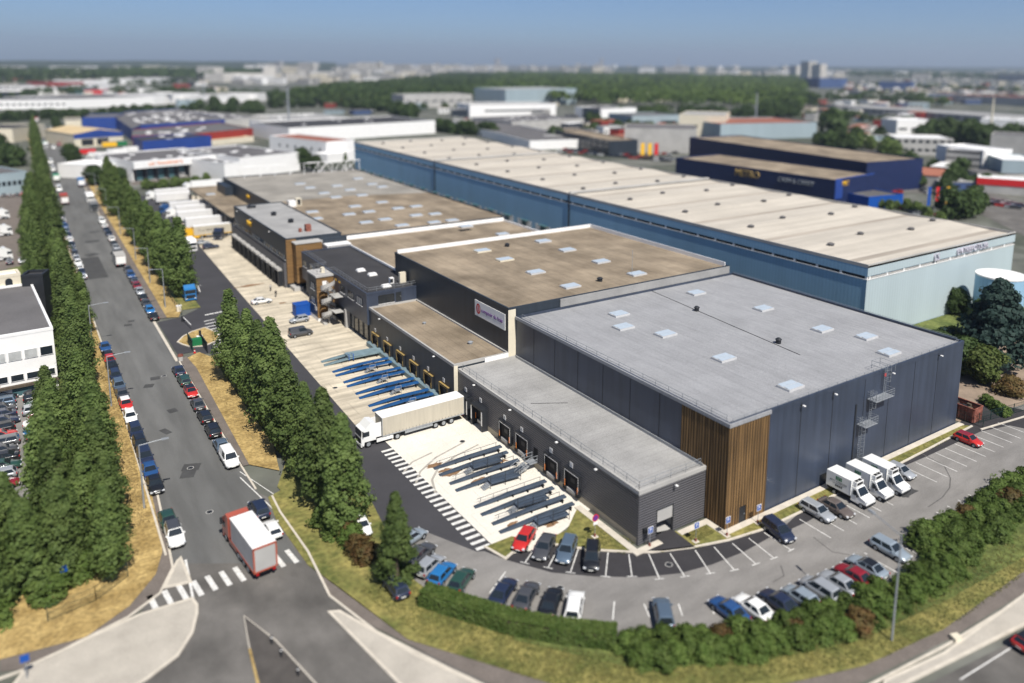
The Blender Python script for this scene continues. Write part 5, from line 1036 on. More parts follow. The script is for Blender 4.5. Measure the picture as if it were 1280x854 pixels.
# ---------------------------------------------------------------- vegetation
import numpy as np
def leaf_mesh(name,pts,nrm,size,m,rng,flat=.0):
    "one quad per leaf clump at every point, turned roughly outward"
    n=len(pts); d=rng.normal(size=(n,3)); d=d*.36+nrm*.9+np.array((.0,-.12,.30))*1.0; d/=np.linalg.norm(d,axis=1)[:,None]+1e-9
    a=rng.normal(size=(n,3)); u=np.cross(d,a); u/=np.linalg.norm(u,axis=1)[:,None]+1e-9; v=np.cross(d,u)
    s=size*rng.uniform(.55,1.25,(n,1)); t=s*rng.uniform(.55,.9,(n,1)); V=np.empty((n,4,3)); V[:,0]=pts-u*s; V[:,1]=pts-v*t+d*s*.18; V[:,2]=pts+u*s; V[:,3]=pts+v*t+d*s*.18
    me=bpy.data.meshes.new(name); me.vertices.add(n*4); me.vertices.foreach_set('co',V.reshape(-1)); me.loops.add(n*4); me.loops.foreach_set('vertex_index',np.arange(n*4,dtype=np.int32)); me.polygons.add(n); me.polygons.foreach_set('loop_start',np.arange(n,dtype=np.int32)*4); me.update(calc_edges=True); me.validate(); me.materials.append(m); return me
def crown_points(rng,clumps,per,profile,h0,h1,rad,cr,squash=.8):
    P_=[];N_=[]; ph=rng.uniform(0,6.3)
    for _ in range(clumps):
        t=rng.uniform(0,1)**.9; z=h0+(h1-h0)*t; R=rad*profile(t); a=rng.uniform(0,2*math.pi); q=R*(1+.22*math.sin(3*a+ph+5*t))*math.sqrt(rng.uniform(.2,1)); c=np.array((math.cos(a)*q,math.sin(a)*q,z)); r=cr*rng.uniform(.5,1.5)*(.55+.45*profile(t))
        d=rng.normal(size=(per,3)); d/=np.linalg.norm(d,axis=1)[:,None]; rr=r*rng.uniform(.55,1,(per,1)); p=c+d*rr*np.array((1,1,squash)); P_.append(p); o=p-np.array((0,0,z-.4*r)); o[:,2]*=.6; o/=np.linalg.norm(o,axis=1)[:,None]+1e-9; N_.append(d*.6+o*.6)
    return np.concatenate(P_),np.concatenate(N_)
def trunk_mesh(name,rng,h,r,limbs,h1,rad,m):
    b=MB(); lean=rng.uniform(-.3,.3,2); b.tube((0,0,-.2),(lean[0]*.5,lean[1]*.5,h*.5),r,7,r2=r*.7); b.tube((lean[0]*.5,lean[1]*.5,h*.5),(lean[0],lean[1],h1*.85),r*.7,6,r2=.05)
    for i in range(limbs):
        t=.2+.6*i/limbs; z=h1*t; a=i*2.4; L=rad*rng.uniform(.25,.5); b.tube((0,0,z),(math.cos(a)*L,math.sin(a)*L,z+L*1.1),r*.35,5,r2=.03)
    return b.mesh(name,m)
TREE={}
def tree_proto(kind,i):
    if (kind,i) in TREE: return TREE[kind,i]
    rng=np.random.default_rng(hash((kind,i))%1000 if 0 else (sum(map(ord,kind))*7+i))
    if kind=='poplar': prof=lambda t:(min(1,(t/.16)**.6) if t<.16 else 1-.22*(t-.16)/.3 if t<.46 else max(.05,.78*(1-((t-.46)/.54)**1.5))); h,rad,n,per,sz,cr,lm=15,2.7,210,58,.20,.78,'leaf'
    elif kind=='cone': prof=lambda t:max(.06,(1-t)**.8*min(1,t/.08+.4)); h,rad,n,per,sz,cr,lm=11,2.7,190,70,.19,.8,'leaf'
    elif kind=='round': prof=lambda t:math.sqrt(max(.02,1-(2*t-1)**2)); h,rad,n,per,sz,cr,lm=9,4.0,150,40,.34,1.3,'leafd'
    elif kind=='bush': prof=lambda t:math.sqrt(max(.02,1-t**2)); h,rad,n,per,sz,cr,lm=2.2,1.5,95,46,.12,.38,'leafh'
    elif kind=='rusbush': prof=lambda t:math.sqrt(max(.02,1-t**2)); h,rad,n,per,sz,cr,lm=2.0,1.4,60,44,.16,.5,'leafr'
    elif kind=='cedar': prof=lambda t:max(.1,(1-t)**.7)*(1 if int(t*9)%2 else .72); h,rad,n,per,sz,cr,lm=16,9,330,46,.42,1.5,'leafc'
    elif kind=='bright': prof=lambda t:math.sqrt(max(.02,1-(2*t-1)**2)); h,rad,n,per,sz,cr,lm=7,3.2,120,44,.3,1.1,'leafy'
    elif kind=='far': prof=lambda t:math.sqrt(max(.02,1-(1.7*t-.7)**2)); h,rad,n,per,sz,cr,lm=10,5.5,46,16,1.0,2.0,'leafd'
    elif kind=='farl': prof=lambda t:math.sqrt(max(.02,1-(1.7*t-.7)**2)); h,rad,n,per,sz,cr,lm=9,4.5,46,16,.9,1.8,'leaf'
    low=.06 if kind in('poplar','cone') else .02 if kind in('bush','rusbush') else .12
    p,q=crown_points(rng,n,per,prof,h*low,h*.97,rad*.86,cr,.6 if kind=='cedar' else 1.35 if kind=='poplar' else .85)
    TREE[kind,i]=(leaf_mesh('crown',p,q,sz,M[lm],rng),trunk_mesh('trunk',rng,h,.26 if h>6 else .07,7 if h>6 else 4,h*.9,rad,M['bark']),h); return TREE[kind,i]
def tree(kind,x,y,h,label,name='tree',group=None,z=0,wide=1,cat='tree',trunk=True):
    c,t,h0=tree_proto(kind,random.randrange(5 if kind=='poplar' else 3)); r=thing(name,label,cat,(x,y,z),random.uniform(0,6.28),group); s=h/h0
    o=bpy.data.objects.new('crown',c); COL.objects.link(o); o.parent=r
    if trunk: q=bpy.data.objects.new('trunk',t); COL.objects.link(q); q.parent=r
    r.scale=(s*wide,s*wide*random.uniform(.92,1.08),s); return r
random.seed(11)
ys=[25.5,32.5,40,48,56.5,64,72,80.5]; hs=[15,15.6,13.8,15.2,18,15.5,15.2,16.6]
for i,y in enumerate(ys): tree('poplar',-37.9+random.uniform(-.8,.8),y,hs[i],f'tall poplar between the road and the loading ramps, {order[i]} from the conifer','poplar_tree','poplars between road and depot, lower clump',0,1.12)
tree('poplar',-33.5,67,11,'poplar set back behind the lower clump, closest to the dark grey van','poplar_tree','poplars between road and depot, lower clump')
tree('poplar',-34.0,44,10.5,'poplar on the yard side of the lower clump','poplar_tree','poplars between road and depot, lower clump')
tree('cone',-37.0,12.5,10.8,'lone dark conical conifer at the end of the clipped hedge','conifer_tree')
for i,y in enumerate((139,151,163,175,188,202,218,236,258,280)): tree('poplar',-36.6+random.uniform(-.8,.8),y,18.2+random.uniform(-2.5,1.5),f'tall poplar in the row beyond the depot entrance, {order[i]} from the entrance','poplar_tree','poplars beyond the depot entrance',0,1.15)
yy=31; i=0
while yy<600:
    x=-61.3+(yy-60)*.017+random.uniform(-.6,.6)
    tree('poplar',x,yy,(15 if yy>60 else 12.5)+random.uniform(-3.5,2),f'leafy poplar in the long row left of the road, tree {i+1} from the crossing','poplar_tree','poplars in the long left row',0,1.16)
    if yy<300 and not 70<yy<140: tree('poplar',x-4.8+random.uniform(-.8,.8),yy+3,13.5+random.uniform(-3,2),f'poplar of the second line left of the road, behind tree {i+1} of the front row','poplar_tree','poplars of the second left line',0,1.2)
    yy+=7.6 if yy<150 else 8.6; i+=1
t=tree('poplar',-58.3,121,13,'leaning poplar whose branches reach out over the left kerb','poplar_tree'); t.rotation_euler=(R_(-2),R_(9),1)
for i,(x,y,h) in enumerate(((-66,36,11),(-69.5,33,11),(-73,31.5,10.5),(-77,30,11),(-66.5,43,11.5),(-71,40,11),(-75.5,37.5,12),(-80,33,12),(-81,40,12),(-85,36,12),(-63.5,40,11))): tree('poplar',x,y,h,f'broad leafy tree in the thicket at the lower left corner, {order[i]} of the thicket','broadleaf_tree','trees of the lower left thicket',0,1.35)
for x,y in ((-64.5,33.5),(-68,31.2),(-73,29.4),(-77,28.4),(-62.8,36.5)): tree('bush',x,y,2.6,'low green shrub at the foot of the lower left thicket','shrub','shrubs below the lower left thicket',0,1.4,'shrub')
# clipped hedge and shrubs
rng=np.random.default_rng(5); random.seed(5)
hl=[tuple(at(*p))[:2] for p in ((530,752),(580,768),(640,787),(700,798),(770,806))]
P_=[];N_=[]; core=MB()
for (ax,ay),(bx,by) in zip(hl,hl[1:]):
    L=math.hypot(bx-ax,by-ay); ux,uy=(bx-ax)/L,(by-ay)/L; n=int(L*620); t=rng.uniform(0,L,n); c=rng.uniform(-.9,.9,n); e=np.where(rng.random(n)<.55,1.62+rng.normal(0,.06,n),rng.uniform(.05,1.6,n)); side=e<1.5; c=np.where(side,np.sign(c)*(.95+rng.normal(0,.05,n)),c)
    P_.append(np.stack([ax+ux*t-uy*c,ay+uy*t+ux*c,e+.05],1)); N_.append(np.stack([np.where(side,-uy*np.sign(c),0),np.where(side,ux*np.sign(c),0),np.where(side,.2,1)],1))
    core.prism([(ax-uy*.8,ay+ux*.8),(bx-uy*.8,by+ux*.8),(bx+uy*.8,by-ux*.8),(ax+uy*.8,ay-ux*.8)],0,1.5)
p=np.concatenate(P_); h_=thing('hedge','long trimmed green hedge along the lower edge of the car park','hedge',(hl[0][0],hl[0][1],0)); off=np.array((hl[0][0],hl[0][1],0))
me=leaf_mesh('foliage',p-off,np.concatenate(N_),.14,M['leafh'],rng); o=bpy.data.objects.new('foliage',me); COL.objects.link(o); o.parent=h_; core.build('inner_branches',M['bark'],h_)
hr=[at(*p) for p in ((785,812),(830,808),(880,806),(930,800),(980,790),(1025,777),(1065,762),(1105,745),(1145,725),(1185,703),(1220,682),(1255,660),(1290,636),(1330,612))]
k=0; lean=Vector((-.1,1,0))
for si,(a,b_) in enumerate(zip(hr,hr[1:])):
    n=max(2,int((b_-a).length/1.9)); rows=3; low=si<9
    for i in range(n):
        q=a.lerp(b_,i/n)
        for w_ in range(rows):
            red=(k*3+w_*5)%19==4; k+=1
            tree('rusbush' if red else 'bush',q.x+random.uniform(-.5,.5),q.y+w_*(1.3 if low else 1.9)-(2.2 if low else 0)+random.uniform(-.4,.4),random.uniform(1.4,2.0) if low else random.uniform(1.5,2.4),'russet brown bush in the loose bush row along the car park' if red else 'green leafy bush in the loose bush row along the car park','shrub','russet bushes along the car park' if red else 'green bushes along the car park',0,1.25,'shrub')
for x,y in ((447,690),(435,672),(455,700)): q=at(x,y); tree('rusbush',q.x,q.y,2.2,'russet shrub on the verge beside the conifer','shrub','russet shrubs beside the conifer',0,1,'shrub')
q=at(436,640)
for x,y in ((420,668),(440,678),(405,655)): q=at(x,y); tree('bush',q.x,q.y,2.2,'green shrub at the foot of the last poplar','shrub','shrubs at the foot of the last poplar',0,1.2,'shrub')
# grass tufts on the verges: uncountable
def tufts(name,polys,n,m,size,rng):
    P_=[]
    for (xa,ya,xb,yb,hw) in polys:
        t=rng.random(n); c=rng.uniform(-hw,hw,n); L=math.hypot(xb-xa,yb-ya); ux,uy=(xb-xa)/L,(yb-ya)/L; P_.append(np.stack([xa+(xb-xa)*t-uy*c,ya+(yb-ya)*t+ux*c,np.full(n,.12)],1))
    p=np.concatenate(P_); o=bpy.data.objects.new(name,leaf_mesh(name,p,np.tile((0,0,1.),(len(p),1)),size,M[m],rng)); COL.objects.link(o); return tag(o,kind='stuff')
gp=[at(*p) for p in ((470,728),(560,790),(680,830),(800,845),(960,828),(1080,806),(1180,758),(1280,690),(1400,630))]
M['tuft']=leafmat('grass_blades',(.10,.12,.035),(.20,.18,.06),.4); M['tuftd']=leafmat('dry_grass_blades',(.30,.22,.09),(.42,.32,.16),.4)
tufts('verge_grass',[(a.x,a.y,b_.x,b_.y,2.2) for a,b_ in zip(gp,gp[1:])],1500,'tuft',.09,rng)
tufts('dry_grass',[(-40.6,50,-41,94,1.2),(-39.8,126,-38.8,200,1.3),(-58,40,-56.2,100,.9)],2200,'tuftd',.09,rng)
tufts('bed_grass',[(1,-1.9,50,-1.9,.7),(-14,9,-11.9,3.5,1.6),(-5,1.2,-1.5,1.4,1.2)],1300,'tuft',.07,rng)
# trees to the right of the hall
q=at(1258,470); tree('cedar',q.x+3,q.y+4,17,'dark blue green spreading cedar beside the storage tank','cedar_tree')
for (x,y,h,k,l) in ((1170,452,6,'round','dark green bushy tree close behind the hall corner'),(1200,468,7,'round','dense green tree in the corner between hall and cedar'),(1228,478,6.5,'bright','bright green leafy tree lit by the sun beside the cedar'),(1190,440,5,'bright','yellow green shrubby tree at the lawn edge'),(1215,455,6,'round','dark tree behind the bright green leafy tree'),(1262,492,3,'rusbush','orange tinged bush at the earth track')): q=at(x,y); tree(k,q.x,q.y,h,l,'broadleaf_tree' if 'tree' in l else 'shrub',None,0,1.2)
for i in range(5): q=at(1232+i*6,504+i*4); tree('bush',q.x,q.y,1.6,'creeper covered bush on the mesh fence by the skip','shrub','bushes on the fence by the skip',0,1,'shrub')
for i,(x,y) in enumerate(((1215,398),(1240,405),(1275,420),(1290,400))): q=at(x,y); tree('round',q.x,q.y+8,6,'dark tree in the shade below the cedar','broadleaf_tree','trees in the shade below the cedar')
# trees among the far buildings
fixed=[(330,216,7,'round','leafy tree before the white wall, left of the purple one'),(345,214,6,'round','small tree between leafy and purple tree before the white wall'),(352,212,7,'purple','dark purple leaved tree before the white wall'),(378,212,11,'round','big round green tree behind the grey roof'),(395,214,8,'round','green tree right of the big round one behind the grey roof'),(432,206,7,'cone','young spiky tree in front of the small white building'),(118,232,9,'round','dark round tree at the corner of the white dock building'),(150,232,8,'round','green tree left of the white dock fascia')]
M_leafp=M['leafp']
for x,y,h,k,l in fixed:
    q=at(x,y); t=tree('round' if k=='purple' else k,q.x,q.y,h,l,'broadleaf_tree')
    if k=='purple': t.children[0].data=t.children[0].data.copy(); t.children[0].data.materials.clear(); t.children[0].data.materials.append(M['leafp'])
FAR_P=[];FAR_N=[]
def belt(pts,n,h,label,group,kind='far',spread=6,wide=1.0,name='broadleaf_tree',mass=False):
    A=[at(*p) for p in pts]
    for i in range(n):
        t=(i+random.random()*.7)/n*(len(A)-1); j=min(int(t),len(A)-2); q=A[j].lerp(A[j+1],t-j)
        if mass:
            d=rng.normal(size=(150,3)); d[:,2]=np.abs(d[:,2])*1.1-.3; d/=np.linalg.norm(d,axis=1)[:,None]; hh=h*random.uniform(.75,1.2); c=np.array((q.x+random.uniform(-spread,spread),q.y+random.uniform(-spread,spread),hh*.45)); FAR_P.append(c+d*np.array((hh*.5,hh*.5,hh*.52))*rng.uniform(.8,1.05,(150,1))); FAR_N.append(d); continue
        tree(kind,q.x+random.uniform(-spread,spread),q.y+random.uniform(-spread,spread),h*random.uniform(.75,1.2),label,name,group,-.05,wide,trunk=False)
belt(((0,152),(60,149),(120,148),(180,142),(260,140),(330,142)),60,8,'dark tree in the belt below the long white warehouse','trees below the long white warehouse',spread=8)
belt(((250,137),(330,136),(420,133),(490,140),(510,150)),46,12,'dark tree in the belt behind the chimney pole','trees in the belt behind the chimney pole',spread=10)
belt(((160,118),(230,124),(300,124),(350,122)),40,13,'dark tree in the belt around the glass tower','trees around the glass tower',spread=25,mass=True)
belt(((0,185),(10,210),(20,200)),8,10,'tree beside the pale blue shed at the left','trees beside the pale blue shed',spread=5)
belt(((545,165),(580,168),(620,172)),14,9,'tree behind the blue warehouse gable','trees behind the far end of the blue warehouse',spread=4)
belt(((690,172),(705,180)),4,9,'tree at the long grey office','trees at the long grey office',spread=4)
belt(((1030,180),(1060,190),(1080,172)),10,10,'dark tree along the boulevard at the right','trees along the right boulevard',spread=10)
belt(((1120,205),(1150,225),(1175,240),(1200,228),(1190,215)),13,8.5,'tree before the white office slabs at the right','trees before the white office slabs',spread=8)
belt(((1165,178),(1200,180),(1260,190)),30,15,'dark tree behind the white villa block','trees behind the white villa block',spread=14)
belt(((1040,170),(1045,165)),2,20,'tall dark poplar at the boulevard','tall poplars at the boulevard',spread=3)
belt(((1000,125),(1060,128),(1130,130),(1180,134)),46,14,'tree in the far green belt at the right','trees in the far right belt',spread=25,mass=True)
belt(((1080,110),(1160,112),(1280,118)),50,14,'hazy tree among the far houses at the right','trees among the far right houses',spread=50,mass=True)
belt(((780,150),(860,147),(940,150),(990,148)),40,14,'tree at the near edge of the big wood','trees at the near edge of the wood',spread=14,mass=True)
# the big wood: one mass
M['leafw']=leafmat('wood_leaves',(.040,.075,.020),(.08,.125,.032),.012); M['leafv']=leafmat('bright_wood_leaves',(.045,.082,.018),(.11,.16,.036),.010)
def wood(name,quad,n,h,rad,per,size,m,rng):
    A=[np.array(at(*p)[:]) for p in quad]; s,t=rng.random(n),rng.random(n); c=(A[0]*(1-s)[:,None]+A[1]*s[:,None])*(1-t)[:,None]+(A[3]*(1-s)[:,None]+A[2]*s[:,None])*t[:,None]
    hh=h*rng.uniform(.7,1.15,n); d=rng.normal(size=(n,per,3)); d[:,:,2]=np.abs(d[:,:,2]); d/=np.linalg.norm(d,axis=2)[:,:,None]
    p=c[:,None,:]+d*np.stack([np.full(n,rad),np.full(n,rad),hh*.45],1)[:,None,:]; p[:,:,2]+=(hh*.5)[:,None]
    o=bpy.data.objects.new(name,leaf_mesh(name,p.reshape(-1,3),d.reshape(-1,3),size,M[m],rng)); COL.objects.link(o); return tag(o,kind='stuff')
wood('far_wood',((345,131),(760,131),(870,96),(560,96)),2600,17,9,30,3.2,'leafw',rng)
wood('far_wood',((600,130),(1000,138),(1010,100),(620,94)),2600,18,9,30,3.2,'leafv',rng)
wood('far_wood',((345,131),(560,131),(640,100),(420,112)),1100,16,9,30,3.2,'leafw',rng)
wood('far_wood',((150,100),(330,99),(330,93),(150,92)),900,22,16,14,6,'leafd',rng)
wood('far_wood',((1060,97),(1500,106),(1500,95),(1060,92)),1200,22,16,14,6,'leafd',rng)
wood('far_wood',((-200,104),(150,103),(150,93),(-200,92)),900,22,16,14,6,'leafd',rng)
# ---------------------------------------------------------------- buildings beyond
def bld(a,b,top,depth,wm,rm,label,name='warehouse',cat='warehouse',win=None,rim=.5,fascia=None,group=None,extra=None,rimm=None,wn=0,rows=1,h=None):
    "a box building whose front runs between two ground points; its height from where the front's left top edge is seen"
    p,q=at(*a),at(*b); hh=h or max(3,height_at(p.x,p.y,top)); u=(q-p); L=u.length; ang=math.atan2(u.y,u.x)
    r=thing(name,label,cat,(0,0,0),0,group); MB().box(0,0,-.3,L,depth,hh-rim,0,'tb').build('wall',M[wm],r); MB().sheet([(0,0),(L,0),(L,depth),(0,depth)],hh-rim-.01).build('roof',M[rm],r); ring(MB(),-.05,-.05,L+.05,depth+.05,hh-rim-.1,hh,.4).build('parapet',M[rimm or wm],r)
    if fascia: MB().box(-.1,-.25,hh*fascia[1],L+.1,-.06,hh+.05).build('fascia',M[fascia[0]],r)
    if wn:
        for k in range(rows):
            zz=hh*(k+.42)/rows
            for i in range(wn): x=L*(i+.5)/wn; MB().box(x-L*.33/wn,-.06,zz,x+L*.33/wn,-.01,zz+min(1.8,hh*.42/rows)).build('window',M['glass' if win is None else win],r)
    if extra: extra(r,L,depth,hh)
    r.location=(p.x,p.y,0); r.rotation_euler=(0,0,ang); return r
def roofbits(n,m='white',s=2.5):
    def f(r,L,D,h):
        rf=[c for c in r.children if c.name.startswith('roof')][0]
        for i in range(n): x,y=random.uniform(.08,.9)*L,random.uniform(.1,.85)*D; MB().box(x,y,h-.5,x+s,y+s*.7,h-.1).build('skylight',M[m],rf)
    return f
random.seed(21)
def rbld(a,b,c,h,*args,**k):
    "front top edge a-b and a point c of the back edge, all seen at the roof height h"
    A,B,Cc=at(*a,h),at(*b,h),at(*c,h); u=(B-A); L=u.length; u=u/L; d=abs((Cc-A).dot(Vector((-u.y,u.x,0))))
    global at_front
    keep=bld.__globals__['at']; P0,P1=Vector((A.x,A.y,0)),Vector((B.x,B.y,0)); seq=[P0,P1]
    bld.__globals__['at']=lambda *q:seq.pop(0)
    try: r=bld((0,0),(0,0),0,max(4,d),*args,h=h,**k)
    finally: bld.__globals__['at']=keep
    return r
def pbld(poly,h,wm,rm,label,name='warehouse',cat='warehouse',rim=.5,bits=0):
    "a building of any plan: its roof corners as seen at the height h"
    q=[at(x,y,h) for x,y in poly]; c=sum(q,Vector((0,0,0)))/len(q); r=thing(name,label,cat,(c.x,c.y,0)); w2=[v[:2] for v in q]
    b=MB(); n=len(w2); s=sum(w2[i][0]*w2[(i+1)%n][1]-w2[(i+1)%n][0]*w2[i][1] for i in range(n)); w2=w2 if s>0 else w2[::-1]
    for i in range(n): u,v=w2[i],w2[(i+1)%n]; b.quad((*u,-.3),(*v,-.3),(*v,h),(*u,h))
    b.build('wall',M[wm],r); rf=MB().sheet(w2,h-rim).build('roof',M[rm],r)
    for i in range(bits):
        t=[random.random()**3+.02 for _ in w2]; s=sum(t); x=sum(t[k]*w2[k][0] for k in range(n))/s; y=sum(t[k]*w2[k][1] for k in range(n))/s; z=h-rim; MB().box(x-1.6,y-1.2,z,x+1.6,y+1.2,z+.5).build('skylight',M['white'],rf)
    return r
# left of the road
def lw(r,L,D,h):
    for z0,z1,n in ((h-4.6,h-3.0,14),(h-8.2,h-7.0,14)):
        for i in range(n):
            x=L-1.2-i*2.2; f=MB().box(x-.95,-.14,z0,x+.95,-.02,z1).build('window',M['white'],r); MB().box(x-.85,-.17,z0+.1,x+.85,-.145,z1-.1).build('pane',M['winl' if i in(1,2,3,5) and z0>h-5 else 'glass'],f)
    MB().box(-.1,-.7,h-9.2,L+.1,-.01,h-8.8).build('fascia',M['bark'],r); MB().box(L-6.5,-.1,.3,L-.4,-.02,h-9.3).build('loading_opening',M['tealg'],r)
    for i in range(3): MB().box(L-13-i*7,-.12,.1,L-8-i*7,-.02,3.0).build('garage_door',M['offw'],r)
    rf=r.children[1]; MB().prism([(L-26,14),(L-8,14),(L-8,17),(L-26,17)],h-.5,h+1.2).build('roof_lantern',M['offw'],rf)
bld((-90,520),(74,486),0,34,'white','roofm','white office fronted workshop with two window rows and grey roof left of the poplars','workshop','workshop',extra=lw,h=11,rim=.4)
def arch(r,L,D,h):
    for i in range(6): 
        x=L-2-i*2.6; b=MB().box(x-.6,-.08,h-2.6,x+.6,-.01,h-1.4); n=8
        b.face([(x+math.cos(math.pi*k/n)*.6,-.08,h-1.4+math.sin(math.pi*k/n)*.6) for k in range(n+1)][::-1]); b.build('arched_window',M['glass'],r)
rbld((-40,350),(25,341),(20,337),13.2,'offw','white','cream building with arched windows behind the grey workshop roof','building','building',extra=arch); rbld((26,344),(53,342.5),(50,341.3),13,'dark','roofd','black parapet block beside the arched windows','roof_block','building')
bld((-60,252),(36,241),0,45,'pblue','roofm','pale blue shed with a ribbon of windows at the left edge','shed','shed',wn=14,h=9,extra=roofbits(2)); bld((-40,178),(17,178),0,40,'offw','roofd','cream flat roofed shed at the upper left edge beyond the trees','shed','shed',h=9); bld((-30,213),(5,206),0,20,'white','roofm','white shed half hidden by trees at the left edge','shed','shed',h=9)
# right of the road, from near to far
def dockf(r,L,D,h):
    MB().box(.5,-.05,.2,L-.5,-.01,h*.66).build('dock_recess',M['dark'],r)
    for i in range(9): x=L*(i+.1)/9; MB().box(x+1,-.12,.2,x+L/9-1,-.06,h*.6).build('dock_shutter',M['tealg'],r); MB().box(x-.25,-3.0,0,x+.25,-2.5,h*.66).build('column',M['dark'],r)
    MB().box(-.2,-3.2,h*.66,L+.2,-.08,h+.1).build('fascia',M['white'],r); roofbits(9)(r,L,D,h)
r=rbld((164,202.5),(279,193),(265,182),9,'white','roofm','long white dock building with dark bays and orange lettering on its fascia','dock_building','warehouse',extra=dockf)
t=text('LES TRANSPORTS',2.0,(14,-3.25,7.6),'S',M['orange'],None,depth=.05); t.parent=r
rbld((280,204.5),(299,202.5),(290,193),8.5,'white','roofm','white jutting wing with grey roof beside the long white dock building','warehouse_wing','warehouse',extra=roofbits(2)); rbld((299,197.5),(374,190),(330,178),9.5,'white','roofm','white walled hall behind the purple tree','warehouse','warehouse',extra=roofbits(9))
for px,py,l in ((224,224,'orange box lorry, left of two standing before the white dock building'),(239,223,'orange box lorry, right of two standing before the white dock building')): lorry(at(px,py-4,0)[:2],195,l,'white','orange',7,H=3.8)
for px,py in ((168.5,219),(176,218.5)): car(px,py,'S','hatchback','white','white car before the dark bays of the white dock building','white cars at the dock building')
p=at(254,215,0); r=thing('container','dark blue container before the white dock building','container',(p.x,p.y,0)); MB().box(p.x-2,p.y-1.5,0,p.x+2,p.y+1.5,3.5).build('container_box',M['navy'],r); MB().box(p.x-1.9,p.y-1.56,.2,p.x-.05,p.y-1.505,3.3).box(p.x+.05,p.y-1.56,.2,p.x+1.9,p.y-1.505,3.3).build('door',M['dark'],r)
belt(((178,235),(205,236),(225,232),(262,226)),20,3.5,'low bush in front of the white dock building','bushes before the white dock building','farl',2,name='shrub')
rbld((130,207),(161,202),(150,193),6.5,'white','white','small white office with glazed corner at the road','office','office',wn=3)
def cw(r,L,D,h):
    MB().box(-.1,-.2,h*.66,L+.1,-.06,h+.1).build('fascia',M['rblue'],r)
    for i in (0,1): MB().box(4+i*9,-.1,1,11+i*9,-.03,5).build('loading_door',M['dark'],r)
    b=MB(); 
    for xa,xb,za,zb in ((-.3,L/2,h-.2,h+2.2),(L/2,L+.3,h+2.2,h-.2)): b.quad((xa,-.3,za),(xb,-.3,zb),(xb,D+.3,zb),(xa,D+.3,za))
    b.face([(-.3,-.28,h-.2),(L+.3,-.28,h-.2),(L/2,-.28,h+2.2)],1); b.build('gable_roof',[M['amber'] if 0 else M['tanr'],M['rblue']],r)
M['tanr']=mat('pale_tan_roof_sheet',(.55,.42,.24),.85,.06,.1)
rbld((92,168),(153,164.5),(126,158.5),8.5,'offw','cream','cream depot with blue fascia and pale tan gabled roof','warehouse','warehouse',extra=cw)
rbld((81,150.5),(101,150),(83,147),7,'offw','roofm','small cream block with dark roof behind the poplars','building','building')
pbld(((102,147),(144,146.5),(155,141.5),(112,142.5)),9.5,'rblue','roofm','royal blue warehouse end wall behind the cream depot'); pbld(((144,147),(165,161),(176,156),(281,149.5),(272,146),(222,136),(156,139.5)),9,'rblue','roofm','wide grey roofed logistics hall with many skylights and a blue flank',bits=40); rbld((281,149),(335,146),(256,137),9,'concw','roofm','grey logistics hall farther back, right of the wide one','warehouse','warehouse',extra=roofbits(14,'white',4))
pbld(((178,176.5),(264,169.5),(238,167.2),(200,169),(165.5,171)),8.2,'rblue','roofd','royal blue front building with dark roof',bits=6)
pbld(((165,162),(165,169.8),(172,169.5),(237,167.5),(316,160.5),(275,153)),8,'red','roofm','red walled hall with dark roof beside the royal blue front',bits=14); rbld((264,175.5),(317,170.5),(300,169.5),3.5,'offw','tanr','low tan lean-to in front of the red wall','shed','shed')
for px,py,rz,c,l in ((140,190,90,'white','white lorry parked right of the cream depot, left of two'),(160,187,90,'white','white lorry parked at the royal blue front'),(117,194,60,'white','white lorry in the yard below the cream depot'),(112,203,70,'white','white bus-like van in the yard behind the poplars')): lorry(at(px,py,2)[:2],rz,l,c,'white',8,H=3.6)
for px,py,m,l in ((137,183,'yellow','yellow container by the cream depot'),(150,182,'green_p','green container by the cream depot'),(110,192,'redp','red and white container in the yard')):
    p=at(px,py,0); r=thing('container',l,'container',(p.x,p.y,0)); MB().box(p.x-4,p.y-1.5,0,p.x+4,p.y+1.5,3).build('container_box',M[m],r); MB().box(p.x-4.05,p.y-1.55,2.9,p.x+4.05,p.y+1.55,3.1).build('container_rim',M['steel'],r)
for i,(x,y,h) in enumerate(((70,158,8),(72,165,8),(76,172,8),(82,178,7),(88,200,9),(93,208,9))): q=at(x,y); tree('round',q.x,q.y,h,f'tree on the right verge far up the road, {order[i]} from the far end','broadleaf_tree','trees on the right verge far up the road')
bld((-10,137),(84,136),125.5,90,'white','roofm','long white logistics hall, left part with a row of small windows','warehouse','warehouse',wn=12); bld((84,136),(193,131.5),124.3,110,'white','roofm','long white logistics hall, right part with blank white wall','warehouse','warehouse'); bld((193,131),(250,127.5),119,60,'white','roofl','white extension at the right end of the long white hall','warehouse','warehouse'); bld((258,130),(330,126),120,50,'white','roofl','low white hall behind the chimney pole','warehouse','warehouse'); bld((322,127),(333,126),117,40,'white','roofl','small white hall left of the sandy strip','warehouse','warehouse')
rbld((326,151.5),(436,147),(390,141.5),8,'white','roofl','pale hall with light grey roof behind the long white one','warehouse','warehouse',extra=roofbits(10)); rbld((361,160),(544,150.5),(475,145.5),10,'white','roofd','long white hall with dark flat roof behind the blue warehouse','warehouse','warehouse',extra=roofbits(6))
def wv(r,L,D,h):
    for i in range(6): MB().box(-.06,D*(.1+.14*i),h*.45,-.01,D*(.1+.14*i)+1.4,h*.62).build('window',M['glass'],r)
rbld((408,177.5),(443,174.5),(364,167.5),10.5,'white','redroof','white building with red brown roof in front of the blue warehouse end','building','building',extra=wv); rbld((409,193),(443,189),(420,188),5,'white','white','low white annexe below the red brown roof','annexe','building')
